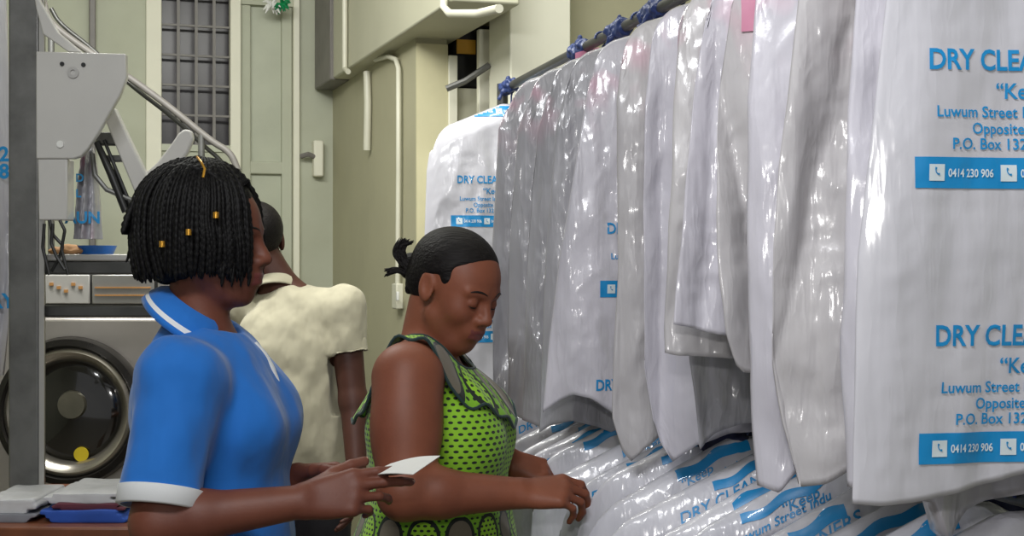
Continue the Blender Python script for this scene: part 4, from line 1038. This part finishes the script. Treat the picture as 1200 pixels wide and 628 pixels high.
# neckline frill: ring draped over the shoulders
mb = MB(); n = 120; vv = []; uvs = []; rows = np.linspace(0, 1, 9)
bs = SDF(); torso2(bs, .016); bs.u(cap(nb+[-.01, -.09, -.02], sN, .056, .068), .05).u(cap(nb+[0, .09, -.02], sF, .056, .066), .05).u(cap(nb+[0, 0, -.03], hc-Rh[:, 0]*.035-Rh[:, 2]*.05, .062, .054), .04)
cc = nb+np.array([.012, -.0, 0])
for side in (0, 1):
    for q in rows:
        for i in range(n):
            a = 2*math.pi*i/n; cf = max(0, math.cos(a)); r = (.080+.074*q)*(1+.12*cf)
            d = X.R@np.array([math.cos(a), math.sin(a), 0])
            # find the body surface along a ray from high up moving down and outwards
            o = cc+d*r*np.array([1, 1, 1]); zs = np.linspace(cc[2]+.09, cc[2]-.22, 60); pp = np.stack([np.full(60, o[0]), np.full(60, o[1]), zs], 1)
            vals = bs.ev(pp); h = np.nonzero(vals < .004)[0]; z = zs[h[0]] if len(h) else (cc[2]-.02-.10*cf-.12*q)
            vv.append([o[0], o[1], z+.0]); uvs.append((a*.125, -.066+.060*q))
vv = np.array(vv).reshape(2, len(rows), n, 3)
Z = vv[..., 2]
for _ in range(6): Z[:] = (np.roll(Z, 1, 2)+Z*2+np.roll(Z, -1, 2))/4
lim = Z[:, :-1]-.030; 
for j in range(1, len(rows)): Z[:, j] = np.maximum(Z[:, j], Z[:, j-1]-.016)
fr = np.sin(np.arange(n)*2*math.pi/n*17)*.006; Z += .010+(fr[None, None, :]*rows[None, :, None]); Z[1] -= .003
f = []
for sd_ in (0, 1):
    for j in range(len(rows)-1):
        for i in range(n): f.append((sd_*len(rows)*n+j*n+i, sd_*len(rows)*n+j*n+(i+1) % n, sd_*len(rows)*n+(j+1)*n+(i+1) % n, sd_*len(rows)*n+(j+1)*n+i))
o2 = len(rows)*n; j = (len(rows)-1)*n
f += [(j+i, j+(i+1) % n, o2+j+(i+1) % n, o2+j+i) for i in range(n)]
mb.add(vv.reshape(-1, 3), f); mb.uv = np.array(uvs); mb.build('neckline_frill', M['dress'], t, sharp=0)
mb = MB(); e = vv[0, -1]; mb.tube(np.concatenate([e, e[:1]]), .0032, 6); e = vv[0, 0]; mb.tube(np.concatenate([e, e[:1]]), .0025, 6); mb.build('frill_edging', M['teal'], t)
# hair
hr = SDF().u(ell(T2(-.016, 0, .036), np.array([.098, .080, .084])*.985, Rh), .01).clip(plane(T2(.062, 0, .078), Rh@np.array([.62, 0, -.78])), .006).u(ell(T2(.020, -.064, .030), (.016, .010, .020), Rh), .014).u(ell(T2(.020, .064, .030), (.016, .010, .020), Rh), .014).u(ell(T2(-.052, 0, .002), np.array([.060, .068, .058]), Rh), .012)
hr.cut(ell(T2(.0, -.085, -.015), (.032, .03, .034), Rh), .01).cut(ell(T2(.0, .085, -.015), (.032, .03, .034), Rh), .01)
V, F_ = hr.mesh(hc-.16, hc+.16, .003); mb = MB().add(V, F_)
knot = T2(-.118, -.012, .0)
hr = SDF().u(ell(knot, (.022, .022, .026))).u(cap(knot, T2(-.09, 0, .012), .018, .024), .02); V, F_ = hr.mesh(knot-.07, knot+.07, .003); mb.add(V, F_)
rnd = random.Random(5)
for k in range(90):
    g = lambda q=.004: np.array([rnd.uniform(-q, q), rnd.uniform(-q, q), rnd.uniform(-q, q)])
    Yk = 2.80
    if k < 60: u = rnd.uniform(0, 1); path = [knot, P(483, 322, Yk)+g(.007), P(472+8*u, 312-4*u, Yk)+g(.005), P(464+10*u, 300, Yk)+g(.005), P(463+9*u, 290-3*u, Yk)+g(.005), P(470+14*u, 281+3*u, Yk)+g(.006)]
    elif k < 76: path = [knot, P(480, 322, Yk)+g(), P(466, 315, Yk)+g(.005), P(452, 318+rnd.uniform(-3, 6), Yk)+g()]
    else: path = [knot, P(478, 330, Yk)+g(.005), P(477, 341, Yk)+g(.005), P(487, 345, Yk)+g(.004)]
    mb.tube(smooth_pts(path), [.0030, .0032, .0028, .0022, .0004], 5)
mb.build('hair', M['hair2'], t, sharp=0, fixn=False)
mb = MB(); mb.lathe(knot+np.array([-.004, 0, .004]), nrm(knot-hc), [(.017, -.004), (.021, 0), (.017, .004), (.014, 0)], 24); mb.build('hair_tie', M['black'], t)
# ---------------- man in cream shirt seen from behind
X = Xf((P(346, 0, 4.2)[0], 4.2), math.radians(112)); t = person('person', (X.o[0], X.o[1]), 'man in a cream shirt seen from behind, beyond the two women')
S = SDF()
S.u(ell(X(0, 0, .95), (.105, .15, .13), X.R), .03).u(ell(X(0, 0, 1.1), (.10, .14, .16), X.R), .04).u(ell(X(0, 0, 1.27), (.105, .155, .15), X.R), .04)
add_legs(S, X)
sR, eR, wR = P(402, 362, 4.15), P(414, 470, 4.12), P(418, 556, 4.05); sL, eL, wL = P(291, 362, 4.3), P(290, 470, 4.5), P(320, 540, 4.6)
nb = P(335, 345, 4.22)
S.u(cap(nb+[0, 0, -.02], sR, .05, .052), .05).u(cap(nb+[0, 0, -.02], sL, .05, .052), .05)
hc = P(300, 284, 4.22); Rh = frame((-.45, 1, -.25), (-.1, 0, 1)); S.u(cap(nb, hc+[.02, 0, -.05], .056, .054), .03); T3 = head(S, hc, Rh, 1.0)
for a, b, c_ in ((sR, eR, wR), (sL, eL, wL)): S.u(cap(a, b, .050, .040), .03); S.u(cap(b, c_, .040, .028), .02)
cu = dict(i=(15, 20, 15), m=(18, 25, 15), r=(20, 25, 15), p=(22, 25, 15)); nl3 = []
hand(S, wR, (-.05, .1, -1), (.9, .2, 0), cu, True, 1.0, thumb=(.8, .4, -.3)); hand(S, wL, (.2, .4, -.9), (-.9, .3, 0), cu, False, 1.0, thumb=(.8, .4, -.3))
lo, hi = np.array([-1.1, 3.8, -.01]), np.array([-.3, 4.85, 1.80])
V, F_ = S.mesh(lo, hi, .004)
body_build(t, V, F_, Rh, hc, 1.0, [M['skin3'], M['lip1'], M['nail'], M['lash']], nl3)
S = SDF()
S.u(ell(X(0, 0, .98), (.14, .185, .20), X.R), .03).u(ell(X(0, 0, 1.1), (.135, .185, .19), X.R), .05).u(ell(X(0, 0, 1.25), (.13, .185, .17), X.R), .04)
S.u(cap(nb+[0, 0, -.025], sR, .06, .064), .05).u(cap(nb+[0, 0, -.025], sL, .06, .064), .05)
dR = nrm(eR-sR); dL = nrm(eL-sL); S.u(cap(sR, sR+dR*.2, .066, .062), .02).u(cap(sL, sL+dL*.2, .066, .062), .02)
S.cut(cap(sR+dR*.10, sR+dR*.2, .052, .048), .004); S.cut(cyl(sR+dR*.135+[.012, 0, 0], dR, .075, .17), .003); S.cut(cyl(sL+dL*.15, dL, .085, .14), .003)
nd = nrm(hc+[.02, 0, -.05]-nb); S.cut(cap(nb+nd*.03, nb+nd*.2, .062, .07), .008); S.clip(plane((0, 0, .915), (0, 0, -1)))
V, F_ = S.mesh([-1.1, 3.8, .9], [-.35, 4.7, 1.56], .005); V = wobble(V, F_, .018, 9, 3, (1, 1, .5)); V = wobble(V, F_, .006, 25, 8, (1, 1, .6))
MB().add(V, F_).build('shirt', M['shirt'], t, sharp=0, fixn=False)
collar(t, nb+nd*.062, (0, 0, 1), (-.3, 1, -.25), .056, .075, .034, .012, .3, 'collar', [M['shirt'], M['shirt']], stripe=False)
trousers(t, X, lo, hi, 'trouser', waist=.96)
mb = MB(); hr = SDF().u(ell(T3(-.018, 0, .034), (.099, .080, .086), Rh), .01).clip(plane(T3(.055, 0, .08), Rh@np.array([.85, 0, -.5])), .006)
V, F_ = hr.mesh(hc-.16, hc+.16, .004); mb.add(V, F_).build('hair', M['hair2'], t, sharp=0, fixn=False)

# tidy helper properties
for o in bpy.data.objects:
    if '_o' in o: del o['_o']
